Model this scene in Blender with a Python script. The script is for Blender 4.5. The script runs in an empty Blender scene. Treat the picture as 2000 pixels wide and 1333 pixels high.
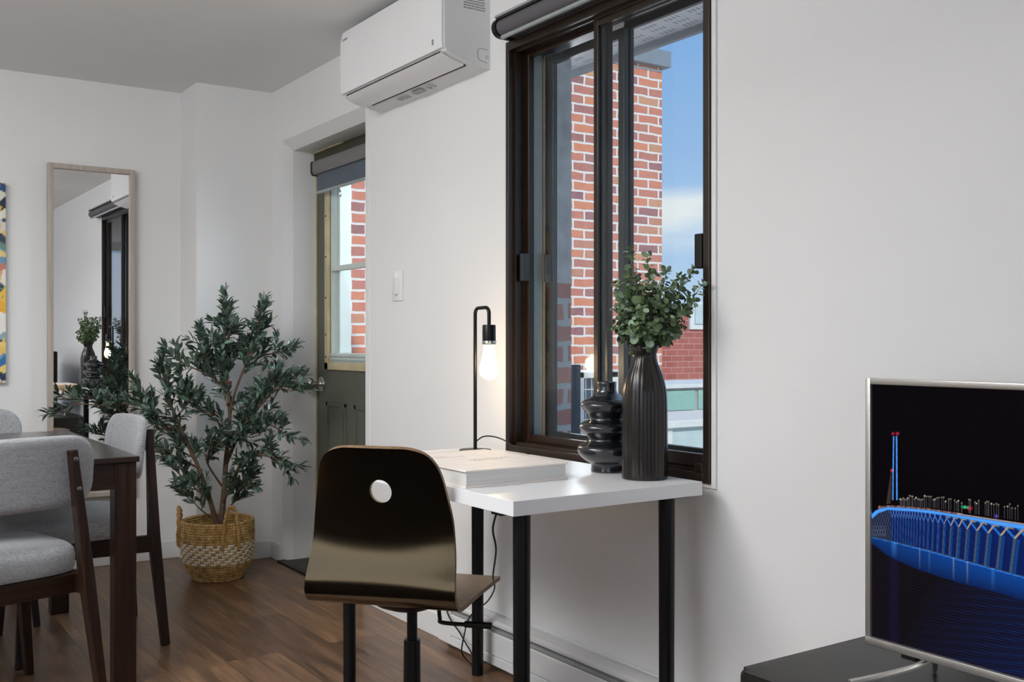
import bpy, bmesh, math, random
from mathutils import Vector, Matrix
R = math.radians
S = bpy.context.scene
COL = S.collection
random.seed(7)

# ------------------------------------------------------------------ camera, sky, sun, lights, exposure
CAM_H = 1.085
CAM_A = math.atan(1350 / 2000.0)
cd = bpy.data.cameras.new('camera')
cam = bpy.data.objects.new('camera', cd)
COL.objects.link(cam)
cam.location = (0, 0, CAM_H)
cam.rotation_euler = (R(90), 0, -CAM_A)
cd.sensor_width = 36
cd.lens = 36.0
cd.shift_y = 0.00075
cd.clip_start = 0.05
cd.clip_end = 200
S.camera = cam

S.view_settings.view_transform = 'Standard'
S.view_settings.look = 'None'
S.view_settings.gamma = 1
S.view_settings.exposure = 0
S.view_settings.use_curve_mapping = False


def node(nt, t, **kw):
    n = nt.nodes.new(t)
    for k, v in kw.items():
        if k.startswith('i_'):
            n.inputs[k[2:].replace('_', ' ')].default_value = v
        else:
            setattr(n, k, v)
    return n


world = bpy.data.worlds.new('sky')
S.world = world
world.use_nodes = True
nt = world.node_tree
nt.nodes.clear()
out = node(nt, 'ShaderNodeOutputWorld')
bg = node(nt, 'ShaderNodeBackground')
tc = node(nt, 'ShaderNodeTexCoord')
sep = node(nt, 'ShaderNodeSeparateXYZ')
nt.links.new(tc.outputs['Generated'], sep.inputs[0])
ramp = node(nt, 'ShaderNodeValToRGB')
cr = ramp.color_ramp
cr.elements[0].position = 0.0
cr.elements[0].color = (0.62, 0.76, 0.95, 1)
cr.elements[1].position = 0.55
cr.elements[1].color = (0.14, 0.31, 0.74, 1)
e = cr.elements.new(0.12); e.color = (0.42, 0.62, 0.93, 1)
e = cr.elements.new(0.27); e.color = (0.27, 0.49, 0.87, 1)
nt.links.new(sep.outputs['Z'], ramp.inputs[0])
mp = node(nt, 'ShaderNodeMapping')
mp.inputs['Scale'].default_value = (2.6, 2.6, 9.0)
mp.inputs['Location'].default_value = (0.35, 0.1, 0.2)
nt.links.new(tc.outputs['Generated'], mp.inputs[0])
no = node(nt, 'ShaderNodeTexNoise')
no.inputs['Scale'].default_value = 1.4
no.inputs['Detail'].default_value = 6
no.inputs['Roughness'].default_value = 0.55
nt.links.new(mp.outputs[0], no.inputs['Vector'])
band = node(nt, 'ShaderNodeValToRGB')
b = band.color_ramp
b.interpolation = 'EASE'
b.elements[0].position = 0.080; b.elements[0].color = (0, 0, 0, 1)
b.elements[1].position = 0.100; b.elements[1].color = (1, 1, 1, 1)
e = b.elements.new(0.135); e.color = (1, 1, 1, 1)
e = b.elements.new(0.152); e.color = (0.0, 0.0, 0.0, 1)
e = b.elements.new(0.40); e.color = (0.0, 0.0, 0.0, 1)
e = b.elements.new(0.6); e.color = (0.5, 0.5, 0.5, 1)
nt.links.new(sep.outputs['Z'], band.inputs[0])
nr = node(nt, 'ShaderNodeValToRGB')
nr.color_ramp.elements[0].position = 0.30; nr.color_ramp.elements[0].color = (0, 0, 0, 1)
nr.color_ramp.elements[1].position = 0.52; nr.color_ramp.elements[1].color = (1, 1, 1, 1)
nt.links.new(no.outputs['Fac'], nr.inputs[0])
mul = node(nt, 'ShaderNodeMath', operation='MULTIPLY')
nt.links.new(band.outputs[0], mul.inputs[0])
nt.links.new(nr.outputs[0], mul.inputs[1])
mx = node(nt, 'ShaderNodeMixRGB')
mx.inputs[2].default_value = (0.92, 0.94, 0.97, 1)
nt.links.new(mul.outputs[0], mx.inputs[0])
nt.links.new(ramp.outputs[0], mx.inputs[1])
nt.links.new(mx.outputs[0], bg.inputs[0])
bg.inputs[1].default_value = 1.0
nt.links.new(bg.outputs[0], out.inputs[0])


def area(name, loc, target, sx, sy, power, col):
    l = bpy.data.lights.new(name, 'AREA')
    l.shape = 'RECTANGLE'
    l.size = sx; l.size_y = sy
    l.energy = power; l.color = col
    o = bpy.data.objects.new(name, l)
    COL.objects.link(o)
    o.location = loc
    d = Vector(target) - Vector(loc)
    o.rotation_euler = d.to_track_quat('-Z', 'Y').to_euler()
    return o


sl = bpy.data.lights.new('sun', 'SUN')
sl.energy = 3.0
sl.angle = R(3)
sl.color = (1.0, 0.95, 0.88)
so = bpy.data.objects.new('sun', sl)
COL.objects.link(so)
so.rotation_euler = Vector((0.25, 1.0, -0.8)).to_track_quat('-Z', 'Y').to_euler()

# area lights added to stand in for daylight from unseen windows behind the camera
area('daylight_fill', (-3.35, 1.0, 1.35), (0, 1.0, 1.30), 3.2, 1.7, 25, (1.0, 0.98, 0.95))
area('daylight_fill', (-0.6, -3.05, 1.35), (-0.6, 0, 1.30), 3.4, 1.7, 7, (0.97, 0.98, 1.0))
# unseen fill lights, added to brighten the ceiling, the floor and the dining side
area('upward_fill', (-1.3, 1.9, 1.75), (-1.3, 1.9, 3.0), 1.1, 1.1, 108, (0.98, 0.99, 1.0))
area('overhead_fill', (-0.3, 2.9, 2.30), (0.1, 3.4, 0.0), 1.3, 1.3, 60, (1.0, 0.985, 0.96))
# outdoor light falling in through the door pane
area('sky_light', (3.0, 4.3, 1.9), (1.6, 4.75, 1.1), 0.9, 1.2, 45, (0.84, 0.92, 1.0))

# ------------------------------------------------------------------ materials
MATS = {}


def new_mat(name):
    m = bpy.data.materials.new(name)
    m.use_nodes = True
    MATS[name] = m
    nt = m.node_tree
    bs = nt.nodes['Principled BSDF']
    return m, nt, bs


def lin(h):
    h = h.lstrip('#')
    c = [int(h[i:i + 2], 16) / 255 for i in (0, 2, 4)]
    return tuple([x / 12.92 if x <= 0.04045 else ((x + 0.055) / 1.055) ** 2.4 for x in c] + [1.0])


def mat(name, col, rough=0.5, metal=0.0, var=0.06, scale=30.0, bump=0.0, coat=0.0, stretch=(1, 1, 1), spec=0.5, detail=3):
    m, nt, bs = new_mat(name)
    c = lin(col) if isinstance(col, str) else tuple(col) + (1.0,)
    tc = node(nt, 'ShaderNodeTexCoord')
    mp = node(nt, 'ShaderNodeMapping')
    mp.inputs['Scale'].default_value = stretch
    n = node(nt, 'ShaderNodeTexNoise')
    n.inputs['Scale'].default_value = scale
    n.inputs['Detail'].default_value = detail
    nt.links.new(tc.outputs['Object'], mp.inputs[0])
    nt.links.new(mp.outputs[0], n.inputs['Vector'])
    r = node(nt, 'ShaderNodeValToRGB')
    r.color_ramp.elements[0].position = 0.3
    r.color_ramp.elements[1].position = 0.7
    r.color_ramp.elements[0].color = tuple(max(0, x * (1 - var)) for x in c[:3]) + (1,)
    r.color_ramp.elements[1].color = tuple(min(1, x * (1 + var)) for x in c[:3]) + (1,)
    nt.links.new(n.outputs['Fac'], r.inputs[0])
    nt.links.new(r.outputs[0], bs.inputs['Base Color'])
    bs.inputs['Roughness'].default_value = rough
    bs.inputs['Metallic'].default_value = metal
    bs.inputs['Specular IOR Level'].default_value = spec
    if coat:
        bs.inputs['Coat Weight'].default_value = coat
        bs.inputs['Coat Roughness'].default_value = 0.1
    if bump:
        bp = node(nt, 'ShaderNodeBump')
        bp.inputs['Strength'].default_value = bump
        bp.inputs['Distance'].default_value = 0.003
        nt.links.new(n.outputs['Fac'], bp.inputs['Height'])
        nt.links.new(bp.outputs[0], bs.inputs['Normal'])
    return m


def wood(name, c1, c2, rough=0.4, axis='Z', scale=1.0, coat=0.0, spec=0.5):
    m, nt, bs = new_mat(name)
    tc = node(nt, 'ShaderNodeTexCoord')
    mp = node(nt, 'ShaderNodeMapping')
    s = {'X': (1.5, 30, 30), 'Y': (30, 1.5, 30), 'Z': (30, 30, 1.5)}[axis]
    mp.inputs['Scale'].default_value = tuple(x * scale for x in s)
    n = node(nt, 'ShaderNodeTexNoise')
    n.inputs['Scale'].default_value = 2.5
    n.inputs['Detail'].default_value = 6
    n.inputs['Distortion'].default_value = 0.4
    nt.links.new(tc.outputs['Object'], mp.inputs[0])
    nt.links.new(mp.outputs[0], n.inputs['Vector'])
    r = node(nt, 'ShaderNodeValToRGB')
    r.color_ramp.elements[0].position = 0.32
    r.color_ramp.elements[1].position = 0.68
    r.color_ramp.elements[0].color = lin(c1)
    r.color_ramp.elements[1].color = lin(c2)
    nt.links.new(n.outputs['Fac'], r.inputs[0])
    nt.links.new(r.outputs[0], bs.inputs['Base Color'])
    bs.inputs['Roughness'].default_value = rough
    bs.inputs['Specular IOR Level'].default_value = spec
    if coat:
        bs.inputs['Coat Weight'].default_value = coat
        bs.inputs['Coat Roughness'].default_value = 0.15
    bp = node(nt, 'ShaderNodeBump')
    bp.inputs['Strength'].default_value = 0.08
    bp.inputs['Distance'].default_value = 0.002
    nt.links.new(n.outputs['Fac'], bp.inputs['Height'])
    nt.links.new(bp.outputs[0], bs.inputs['Normal'])
    return m


def fabric(name, c, c2):
    m, nt, bs = new_mat(name)
    tc = node(nt, 'ShaderNodeTexCoord')
    ns = []
    for sc in ((900, 60, 300), (60, 900, 900), (300, 300, 900)):
        mp = node(nt, 'ShaderNodeMapping')
        mp.inputs['Scale'].default_value = tuple(v * 0.45 for v in sc)
        n = node(nt, 'ShaderNodeTexNoise')
        n.inputs['Scale'].default_value = 1.0
        n.inputs['Detail'].default_value = 2
        nt.links.new(tc.outputs['Object'], mp.inputs[0])
        nt.links.new(mp.outputs[0], n.inputs['Vector'])
        ns.append(n)
    a = node(nt, 'ShaderNodeMath', operation='ADD')
    nt.links.new(ns[0].outputs['Fac'], a.inputs[0]); nt.links.new(ns[1].outputs['Fac'], a.inputs[1])
    a2 = node(nt, 'ShaderNodeMath', operation='ADD')
    nt.links.new(a.outputs[0], a2.inputs[0]); nt.links.new(ns[2].outputs['Fac'], a2.inputs[1])
    d = node(nt, 'ShaderNodeMath', operation='DIVIDE'); d.inputs[1].default_value = 3
    nt.links.new(a2.outputs[0], d.inputs[0])
    r = node(nt, 'ShaderNodeValToRGB')
    r.color_ramp.elements[0].position = 0.38
    r.color_ramp.elements[1].position = 0.62
    r.color_ramp.elements[0].color = lin(c)
    r.color_ramp.elements[1].color = lin(c2)
    nt.links.new(d.outputs[0], r.inputs[0])
    nt.links.new(r.outputs[0], bs.inputs['Base Color'])
    bs.inputs['Roughness'].default_value = 0.9
    bs.inputs['Sheen Weight'].default_value = 0.3
    bs.inputs['Specular IOR Level'].default_value = 0.2
    bp = node(nt, 'ShaderNodeBump')
    bp.inputs['Strength'].default_value = 0.4
    bp.inputs['Distance'].default_value = 0.0015
    nt.links.new(d.outputs[0], bp.inputs['Height'])
    nt.links.new(bp.outputs[0], bs.inputs['Normal'])
    return m


def brick(name, cols, mortar, bw=0.21, rh=0.072, ms=0.0075, rough=0.9, wobble=0.01):
    m, nt, bs = new_mat(name)
    tc = node(nt, 'ShaderNodeTexCoord')
    sp = node(nt, 'ShaderNodeSeparateXYZ')
    nt.links.new(tc.outputs['Object'], sp.inputs[0])
    xy = node(nt, 'ShaderNodeMath', operation='ADD')
    nt.links.new(sp.outputs['X'], xy.inputs[0]); nt.links.new(sp.outputs['Y'], xy.inputs[1])
    cb = node(nt, 'ShaderNodeCombineXYZ')
    nt.links.new(xy.outputs[0], cb.inputs['X']); nt.links.new(sp.outputs['Z'], cb.inputs['Y'])
    wn = node(nt, 'ShaderNodeTexNoise')
    wn.inputs['Scale'].default_value = 9
    wn.inputs['Detail'].default_value = 3
    nt.links.new(cb.outputs[0], wn.inputs['Vector'])
    sc = node(nt, 'ShaderNodeVectorMath', operation='SCALE'); sc.inputs['Scale'].default_value = wobble * 2
    sub = node(nt, 'ShaderNodeVectorMath', operation='SUBTRACT'); sub.inputs[1].default_value = (0.5, 0.5, 0.5)
    nt.links.new(wn.outputs['Color'], sub.inputs[0]); nt.links.new(sub.outputs[0], sc.inputs[0])
    ad = node(nt, 'ShaderNodeVectorMath', operation='ADD')
    nt.links.new(cb.outputs[0], ad.inputs[0]); nt.links.new(sc.outputs[0], ad.inputs[1])
    bt = node(nt, 'ShaderNodeTexBrick')
    bt.offset = 0.5
    bt.inputs['Scale'].default_value = 1
    bt.inputs['Brick Width'].default_value = bw
    bt.inputs['Row Height'].default_value = rh
    bt.inputs['Mortar Size'].default_value = ms
    bt.inputs['Mortar Smooth'].default_value = 0.25
    bt.inputs['Bias'].default_value = 0
    bt.inputs['Color1'].default_value = (0, 0, 0, 1)
    bt.inputs['Color2'].default_value = (1, 1, 1, 1)
    bt.inputs['Mortar'].default_value = (0.5, 0.5, 0.5, 1)
    nt.links.new(ad.outputs[0], bt.inputs['Vector'])
    n2 = node(nt, 'ShaderNodeTexNoise'); n2.inputs['Scale'].default_value = 26; n2.inputs['Detail'].default_value = 4
    nt.links.new(cb.outputs[0], n2.inputs['Vector'])
    mi = node(nt, 'ShaderNodeMixRGB'); mi.inputs[0].default_value = 0.3
    nt.links.new(bt.outputs['Color'], mi.inputs[1]); nt.links.new(n2.outputs['Fac'], mi.inputs[2])
    r = node(nt, 'ShaderNodeValToRGB')
    r.color_ramp.elements[0].position = 0.12; r.color_ramp.elements[0].color = lin(cols[0])
    r.color_ramp.elements[1].position = 0.88; r.color_ramp.elements[1].color = lin(cols[-1])
    for i, c in enumerate(cols[1:-1]):
        e = r.color_ramp.elements.new(0.12 + 0.76 * (i + 1) / (len(cols) - 1)); e.color = lin(c)
    nt.links.new(mi.outputs[0], r.inputs[0])
    m2 = node(nt, 'ShaderNodeMixRGB'); m2.inputs[2].default_value = lin(mortar)
    nt.links.new(bt.outputs['Fac'], m2.inputs[0]); nt.links.new(r.outputs[0], m2.inputs[1])
    nt.links.new(m2.outputs[0], bs.inputs['Base Color'])
    bs.inputs['Roughness'].default_value = rough
    bs.inputs['Specular IOR Level'].default_value = 0.2
    bp = node(nt, 'ShaderNodeBump'); bp.invert = True
    bp.inputs['Strength'].default_value = 0.5
    bp.inputs['Distance'].default_value = 0.008
    nt.links.new(bt.outputs['Fac'], bp.inputs['Height']); nt.links.new(bp.outputs[0], bs.inputs['Normal'])
    return m


def schlick(nt, base=0.04):
    """reflectance of a thin pane, the same from both sides"""
    lw = node(nt, 'ShaderNodeLayerWeight'); lw.inputs['Blend'].default_value = 0.5
    pw = node(nt, 'ShaderNodeMath', operation='POWER'); pw.inputs[1].default_value = 5
    nt.links.new(lw.outputs['Facing'], pw.inputs[0])
    ma = node(nt, 'ShaderNodeMath', operation='MULTIPLY_ADD'); ma.inputs[1].default_value = 1 - base; ma.inputs[2].default_value = base
    nt.links.new(pw.outputs[0], ma.inputs[0])
    return ma


def glass_mat(name, refl=0.06, tint=(0.96, 0.98, 0.98)):
    m, nt, bs = new_mat(name)
    nt.nodes.remove(bs)
    o = [n for n in nt.nodes if n.type == 'OUTPUT_MATERIAL'][0]
    t = node(nt, 'ShaderNodeBsdfTransparent'); t.inputs[0].default_value = tint + (1,)
    g = node(nt, 'ShaderNodeBsdfGlossy'); g.inputs['Roughness'].default_value = 0.02
    f = schlick(nt, 0.022)
    n = node(nt, 'ShaderNodeTexNoise'); n.inputs['Scale'].default_value = 6
    mm = node(nt, 'ShaderNodeMath', operation='MULTIPLY_ADD')
    mm.inputs[1].default_value = 0.01; mm.inputs[2].default_value = 0.02
    nt.links.new(n.outputs['Fac'], mm.inputs[0]); nt.links.new(mm.outputs[0], g.inputs['Roughness'])
    x = node(nt, 'ShaderNodeMixShader')
    nt.links.new(f.outputs[0], x.inputs[0]); nt.links.new(t.outputs[0], x.inputs[1]); nt.links.new(g.outputs[0], x.inputs[2])
    nt.links.new(x.outputs[0], o.inputs[0])
    return m


def emis(name, col, strength, mixt=None):
    m, nt, bs = new_mat(name)
    nt.nodes.remove(bs)
    o = [n for n in nt.nodes if n.type == 'OUTPUT_MATERIAL'][0]
    em = node(nt, 'ShaderNodeEmission')
    em.inputs[0].default_value = tuple(col) + (1,)
    em.inputs[1].default_value = strength
    if mixt is None:
        nt.links.new(em.outputs[0], o.inputs[0])
    else:
        t = node(nt, 'ShaderNodeBsdfTransparent')
        g = node(nt, 'ShaderNodeBsdfGlossy'); g.inputs['Roughness'].default_value = 0.03
        f = schlick(nt, 0.04)
        x = node(nt, 'ShaderNodeMixShader')
        nt.links.new(f.outputs[0], x.inputs[0]); nt.links.new(t.outputs[0], x.inputs[1]); nt.links.new(g.outputs[0], x.inputs[2])
        y = node(nt, 'ShaderNodeMixShader'); y.inputs[0].default_value = mixt
        nt.links.new(x.outputs[0], y.inputs[1]); nt.links.new(em.outputs[0], y.inputs[2])
        nt.links.new(y.outputs[0], o.inputs[0])
    return m


M_wall = mat('wall_paint', (0.80, 0.795, 0.785), 0.6, var=0.012, scale=2.0, spec=0.25)
M_ceil = mat('ceiling_paint', (0.83, 0.83, 0.83), 0.8, var=0.01, scale=2.0, spec=0.2)
M_trim = mat('white_trim', (0.80, 0.80, 0.79), 0.45, var=0.01, scale=5)
M_plastic = mat('white_plastic', (0.80, 0.80, 0.80), 0.35, var=0.01, scale=5)
M_plastic2 = mat('white_plastic_shell', (0.74, 0.74, 0.74), 0.45, var=0.01, scale=5)
M_dark = mat('black_gap', (0.02, 0.02, 0.02), 0.7)
M_grey = mat('grey_print', (0.25, 0.25, 0.25), 0.7)
M_desk = mat('white_laminate', (0.84, 0.84, 0.85), 0.28, var=0.008, scale=4)
M_black = mat('black_metal', (0.004, 0.004, 0.004), 0.36, var=0.1, spec=0.28)
M_blackp = mat('black_plastic', (0.006, 0.006, 0.006), 0.42, var=0.1, spec=0.3)
M_stand = mat('black_stand', (0.012, 0.011, 0.009), 0.42, var=0.15, scale=14, spec=0.35)
M_bronze = mat('bronze_aluminium', (0.020, 0.011, 0.006), 0.33, var=0.15, scale=12)
M_bronze2 = mat('outer_aluminium', (0.035, 0.038, 0.042), 0.35, var=0.1, scale=12)
M_liner = mat('pale_liner', (0.42, 0.48, 0.47), 0.5)
M_tan = mat('tan_seal', (0.40, 0.30, 0.20), 0.6)
M_olive = mat('olive_door_paint', '#5d6053', 0.5, var=0.05, scale=4)
M_olived = mat('olive_header', '#3c3827', 0.55, var=0.1, scale=6)
M_cream = mat('cream_trim', '#cbbd98', 0.5, var=0.12, scale=12)
M_creamw = mat('offwhite_sash', '#d5dcd6', 0.45, var=0.03)
M_blindc = mat('blind_cassette_grey', '#6f6d6c', 0.4, var=0.03)
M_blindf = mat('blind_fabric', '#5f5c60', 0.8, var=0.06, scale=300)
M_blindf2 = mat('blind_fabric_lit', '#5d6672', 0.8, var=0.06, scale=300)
M_rail = mat('blind_rail', '#a9b0b0', 0.35, metal=0.3)
M_chrome = mat('satin_nickel', (0.62, 0.60, 0.57), 0.22, metal=1.0, var=0.03)
M_silver = mat('tv_silver', (0.50, 0.48, 0.45), 0.36, metal=0.8, var=0.02)
M_frame = wood('pale_wood_frame', '#a89d92', '#bdb2a6', 0.55)
M_dwood = wood('dark_walnut', '#160c07', '#321f15', 0.36, 'Z', spec=0.35)
M_dwoodx = wood('dark_walnut_rail', '#160c07', '#301e14', 0.36, 'X', spec=0.35)
M_ttop = wood('dark_table_top', '#1a1210', '#2a1d18', 0.24, 'X', 1.0, 0.35)
M_fab = fabric('grey_weave', '#7f8285', '#a5a7aa')
M_shell = wood('black_plywood', '#040201', '#090503', 0.165, 'Z', 1.2, 0.12, 1.0)
M_shell.node_tree.nodes['Principled BSDF'].inputs['Specular Tint'].default_value = (1.0, 0.74, 0.42, 1)
M_ply = wood('plywood_edge', '#6a5138', '#8c7052', 0.45, 'X')
M_shellin = wood('plywood_brown', '#85715a', '#9c866b', 0.38, 'Y', 1.0)
M_mirror = None
M_leaf = mat('olive_leaf', (0.062, 0.100, 0.070), 0.30, var=0.5, scale=18, detail=2, spec=0.6)
M_leaf2 = mat('olive_leaf_light', (0.16, 0.26, 0.21), 0.42, var=0.3, scale=18)
M_bark = mat('bark', '#5d4a3a', 0.85, var=0.3, scale=60, bump=0.5)
M_olivef = mat('olive_fruit', '#6b3a1f', 0.3, var=0.4, scale=30)
M_euc = mat('eucalyptus_leaf', (0.125, 0.180, 0.085), 0.55, var=0.45, scale=25, spec=0.3)
M_euc2 = mat('eucalyptus_leaf_grey', (0.24, 0.33, 0.23), 0.6, var=0.3, scale=25, spec=0.3)
M_vase = mat('ribbed_black_ceramic', (0.010, 0.007, 0.005), 0.26, var=0.2, spec=0.4, coat=0.15)
M_vase2 = mat('satin_black_ceramic', (0.007, 0.009, 0.013), 0.22, var=0.1, spec=0.7, coat=0.7)
M_cover = mat('cream_book_cover', '#f1e9e1', 0.6, var=0.04, scale=25)
M_page = mat('pages', '#d9d8d5', 0.8, var=0.12, scale=6, stretch=(1, 1, 150))
M_spine = mat('book_spine', '#d9bda3', 0.7, var=0.05)
M_ink = mat('ink', '#3a2c25', 0.7)
M_faint = mat('faint_cover_print', '#cdb9ab', 0.7)
M_glass = glass_mat('window_glass')
M_roof = mat('gravel_roof', '#cbc8c2', 0.95, var=0.2, scale=6)
M_flash = mat('zinc_flashing', '#8a949b', 0.5, metal=0.3, var=0.08, scale=5)
M_stucco = mat('weathered_render', '#cfd3d6', 0.9, var=0.18, scale=14, bump=0.4)
M_brick = brick('red_brick', ['#8f6a70', '#ad766f', '#c7806d', '#d58a6c', '#b97b70', '#cb9b78'], '#dfdad6', bw=0.245, rh=0.0835, ms=0.0105)
M_brickfar = brick('far_red_brick', ['#96514a', '#a05850', '#ab6158'], '#b98a82', bw=0.30, rh=0.115, ms=0.008, wobble=0.006)
M_brickrev = brick('reveal_brick', ['#c8958d', '#dba396'], '#d3d7d7', bw=0.2, rh=0.072, ms=0.012, wobble=0.014)
M_teal = mat('teal_board', '#8fb7ac', 0.6, var=0.05)
M_icebox = mat('pale_blue_sheet', '#b8c8cb', 0.6, var=0.08, scale=6)
M_whitepaint = mat('weathered_white_paint', '#d8dad9', 0.6, var=0.05)


def mirror_mat():
    m, nt, bs = new_mat('mirror_silver')
    n = node(nt, 'ShaderNodeTexNoise'); n.inputs['Scale'].default_value = 3
    r = node(nt, 'ShaderNodeValToRGB')
    r.color_ramp.elements[0].color = (0.86, 0.87, 0.87, 1); r.color_ramp.elements[1].color = (0.90, 0.90, 0.90, 1)
    nt.links.new(n.outputs['Fac'], r.inputs[0]); nt.links.new(r.outputs[0], bs.inputs['Base Color'])
    bs.inputs['Metallic'].default_value = 1; bs.inputs['Roughness'].default_value = 0.0
    return m


M_mirror = mirror_mat()


def floor_mat():
    m, nt, bs = new_mat('wood_floor')
    tc = node(nt, 'ShaderNodeTexCoord')
    sp = node(nt, 'ShaderNodeSeparateXYZ'); nt.links.new(tc.outputs['Object'], sp.inputs[0])
    cb = node(nt, 'ShaderNodeCombineXYZ')
    nt.links.new(sp.outputs['Y'], cb.inputs['X']); nt.links.new(sp.outputs['X'], cb.inputs['Y'])
    bt = node(nt, 'ShaderNodeTexBrick'); bt.offset = 0.37; bt.offset_frequency = 2
    bt.inputs['Scale'].default_value = 1
    bt.inputs['Brick Width'].default_value = 1.3; bt.inputs['Row Height'].default_value = 0.19
    bt.inputs['Mortar Size'].default_value = 0.0012; bt.inputs['Mortar Smooth'].default_value = 0.3
    bt.inputs['Color1'].default_value = (0, 0, 0, 1); bt.inputs['Color2'].default_value = (1, 1, 1, 1)
    nt.links.new(cb.outputs[0], bt.inputs['Vector'])
    # offset the grain per plank
    off = node(nt, 'ShaderNodeVectorMath', operation='SCALE'); off.inputs['Scale'].default_value = 7.0
    nt.links.new(bt.outputs['Color'], off.inputs[0])
    ad = node(nt, 'ShaderNodeVectorMath', operation='ADD')
    nt.links.new(cb.outputs[0], ad.inputs[0]); nt.links.new(off.outputs[0], ad.inputs[1])
    mp = node(nt, 'ShaderNodeMapping'); mp.inputs['Scale'].default_value = (1.6, 14, 1)
    nt.links.new(ad.outputs[0], mp.inputs[0])
    n = node(nt, 'ShaderNodeTexNoise'); n.inputs['Scale'].default_value = 1.6; n.inputs['Detail'].default_value = 8
    n.inputs['Roughness'].default_value = 0.62; n.inputs['Distortion'].default_value = 0.7
    nt.links.new(mp.outputs[0], n.inputs['Vector'])
    mp3 = node(nt, 'ShaderNodeMapping'); mp3.inputs['Scale'].default_value = (5, 110, 1)
    nt.links.new(ad.outputs[0], mp3.inputs[0])
    n3 = node(nt, 'ShaderNodeTexNoise'); n3.inputs['Scale'].default_value = 1.0; n3.inputs['Detail'].default_value = 3
    nt.links.new(mp3.outputs[0], n3.inputs['Vector'])
    mi = node(nt, 'ShaderNodeMixRGB'); mi.inputs[0].default_value = 0.28
    nt.links.new(n.outputs['Fac'], mi.inputs[1]); nt.links.new(n3.outputs['Fac'], mi.inputs[2])
    mi2 = node(nt, 'ShaderNodeMixRGB'); mi2.inputs[0].default_value = 0.16
    nt.links.new(mi.outputs[0], mi2.inputs[1]); nt.links.new(bt.outputs['Color'], mi2.inputs[2])
    r = node(nt, 'ShaderNodeValToRGB')
    r.color_ramp.elements[0].position = 0.28; r.color_ramp.elements[0].color = lin('#33251c')
    r.color_ramp.elements[1].position = 0.72; r.color_ramp.elements[1].color = lin('#b08d69')
    e = r.color_ramp.elements.new(0.45); e.color = lin('#674d3a')
    e = r.color_ramp.elements.new(0.56); e.color = lin('#83644b')
    nt.links.new(mi2.outputs[0], r.inputs[0])
    m2 = node(nt, 'ShaderNodeMixRGB'); m2.inputs[2].default_value = lin('#2a1d15')
    nt.links.new(bt.outputs['Fac'], m2.inputs[0]); nt.links.new(r.outputs[0], m2.inputs[1])
    nt.links.new(m2.outputs[0], bs.inputs['Base Color'])
    rr = node(nt, 'ShaderNodeMath', operation='MULTIPLY_ADD'); rr.inputs[1].default_value = 0.25; rr.inputs[2].default_value = 0.22
    nt.links.new(n.outputs['Fac'], rr.inputs[0]); nt.links.new(rr.outputs[0], bs.inputs['Roughness'])
    bp = node(nt, 'ShaderNodeBump'); bp.inputs['Strength'].default_value = 0.12; bp.inputs['Distance'].default_value = 0.002
    nt.links.new(mi.outputs[0], bp.inputs['Height']); nt.links.new(bp.outputs[0], bs.inputs['Normal'])
    return m


M_floor = floor_mat()


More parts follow.
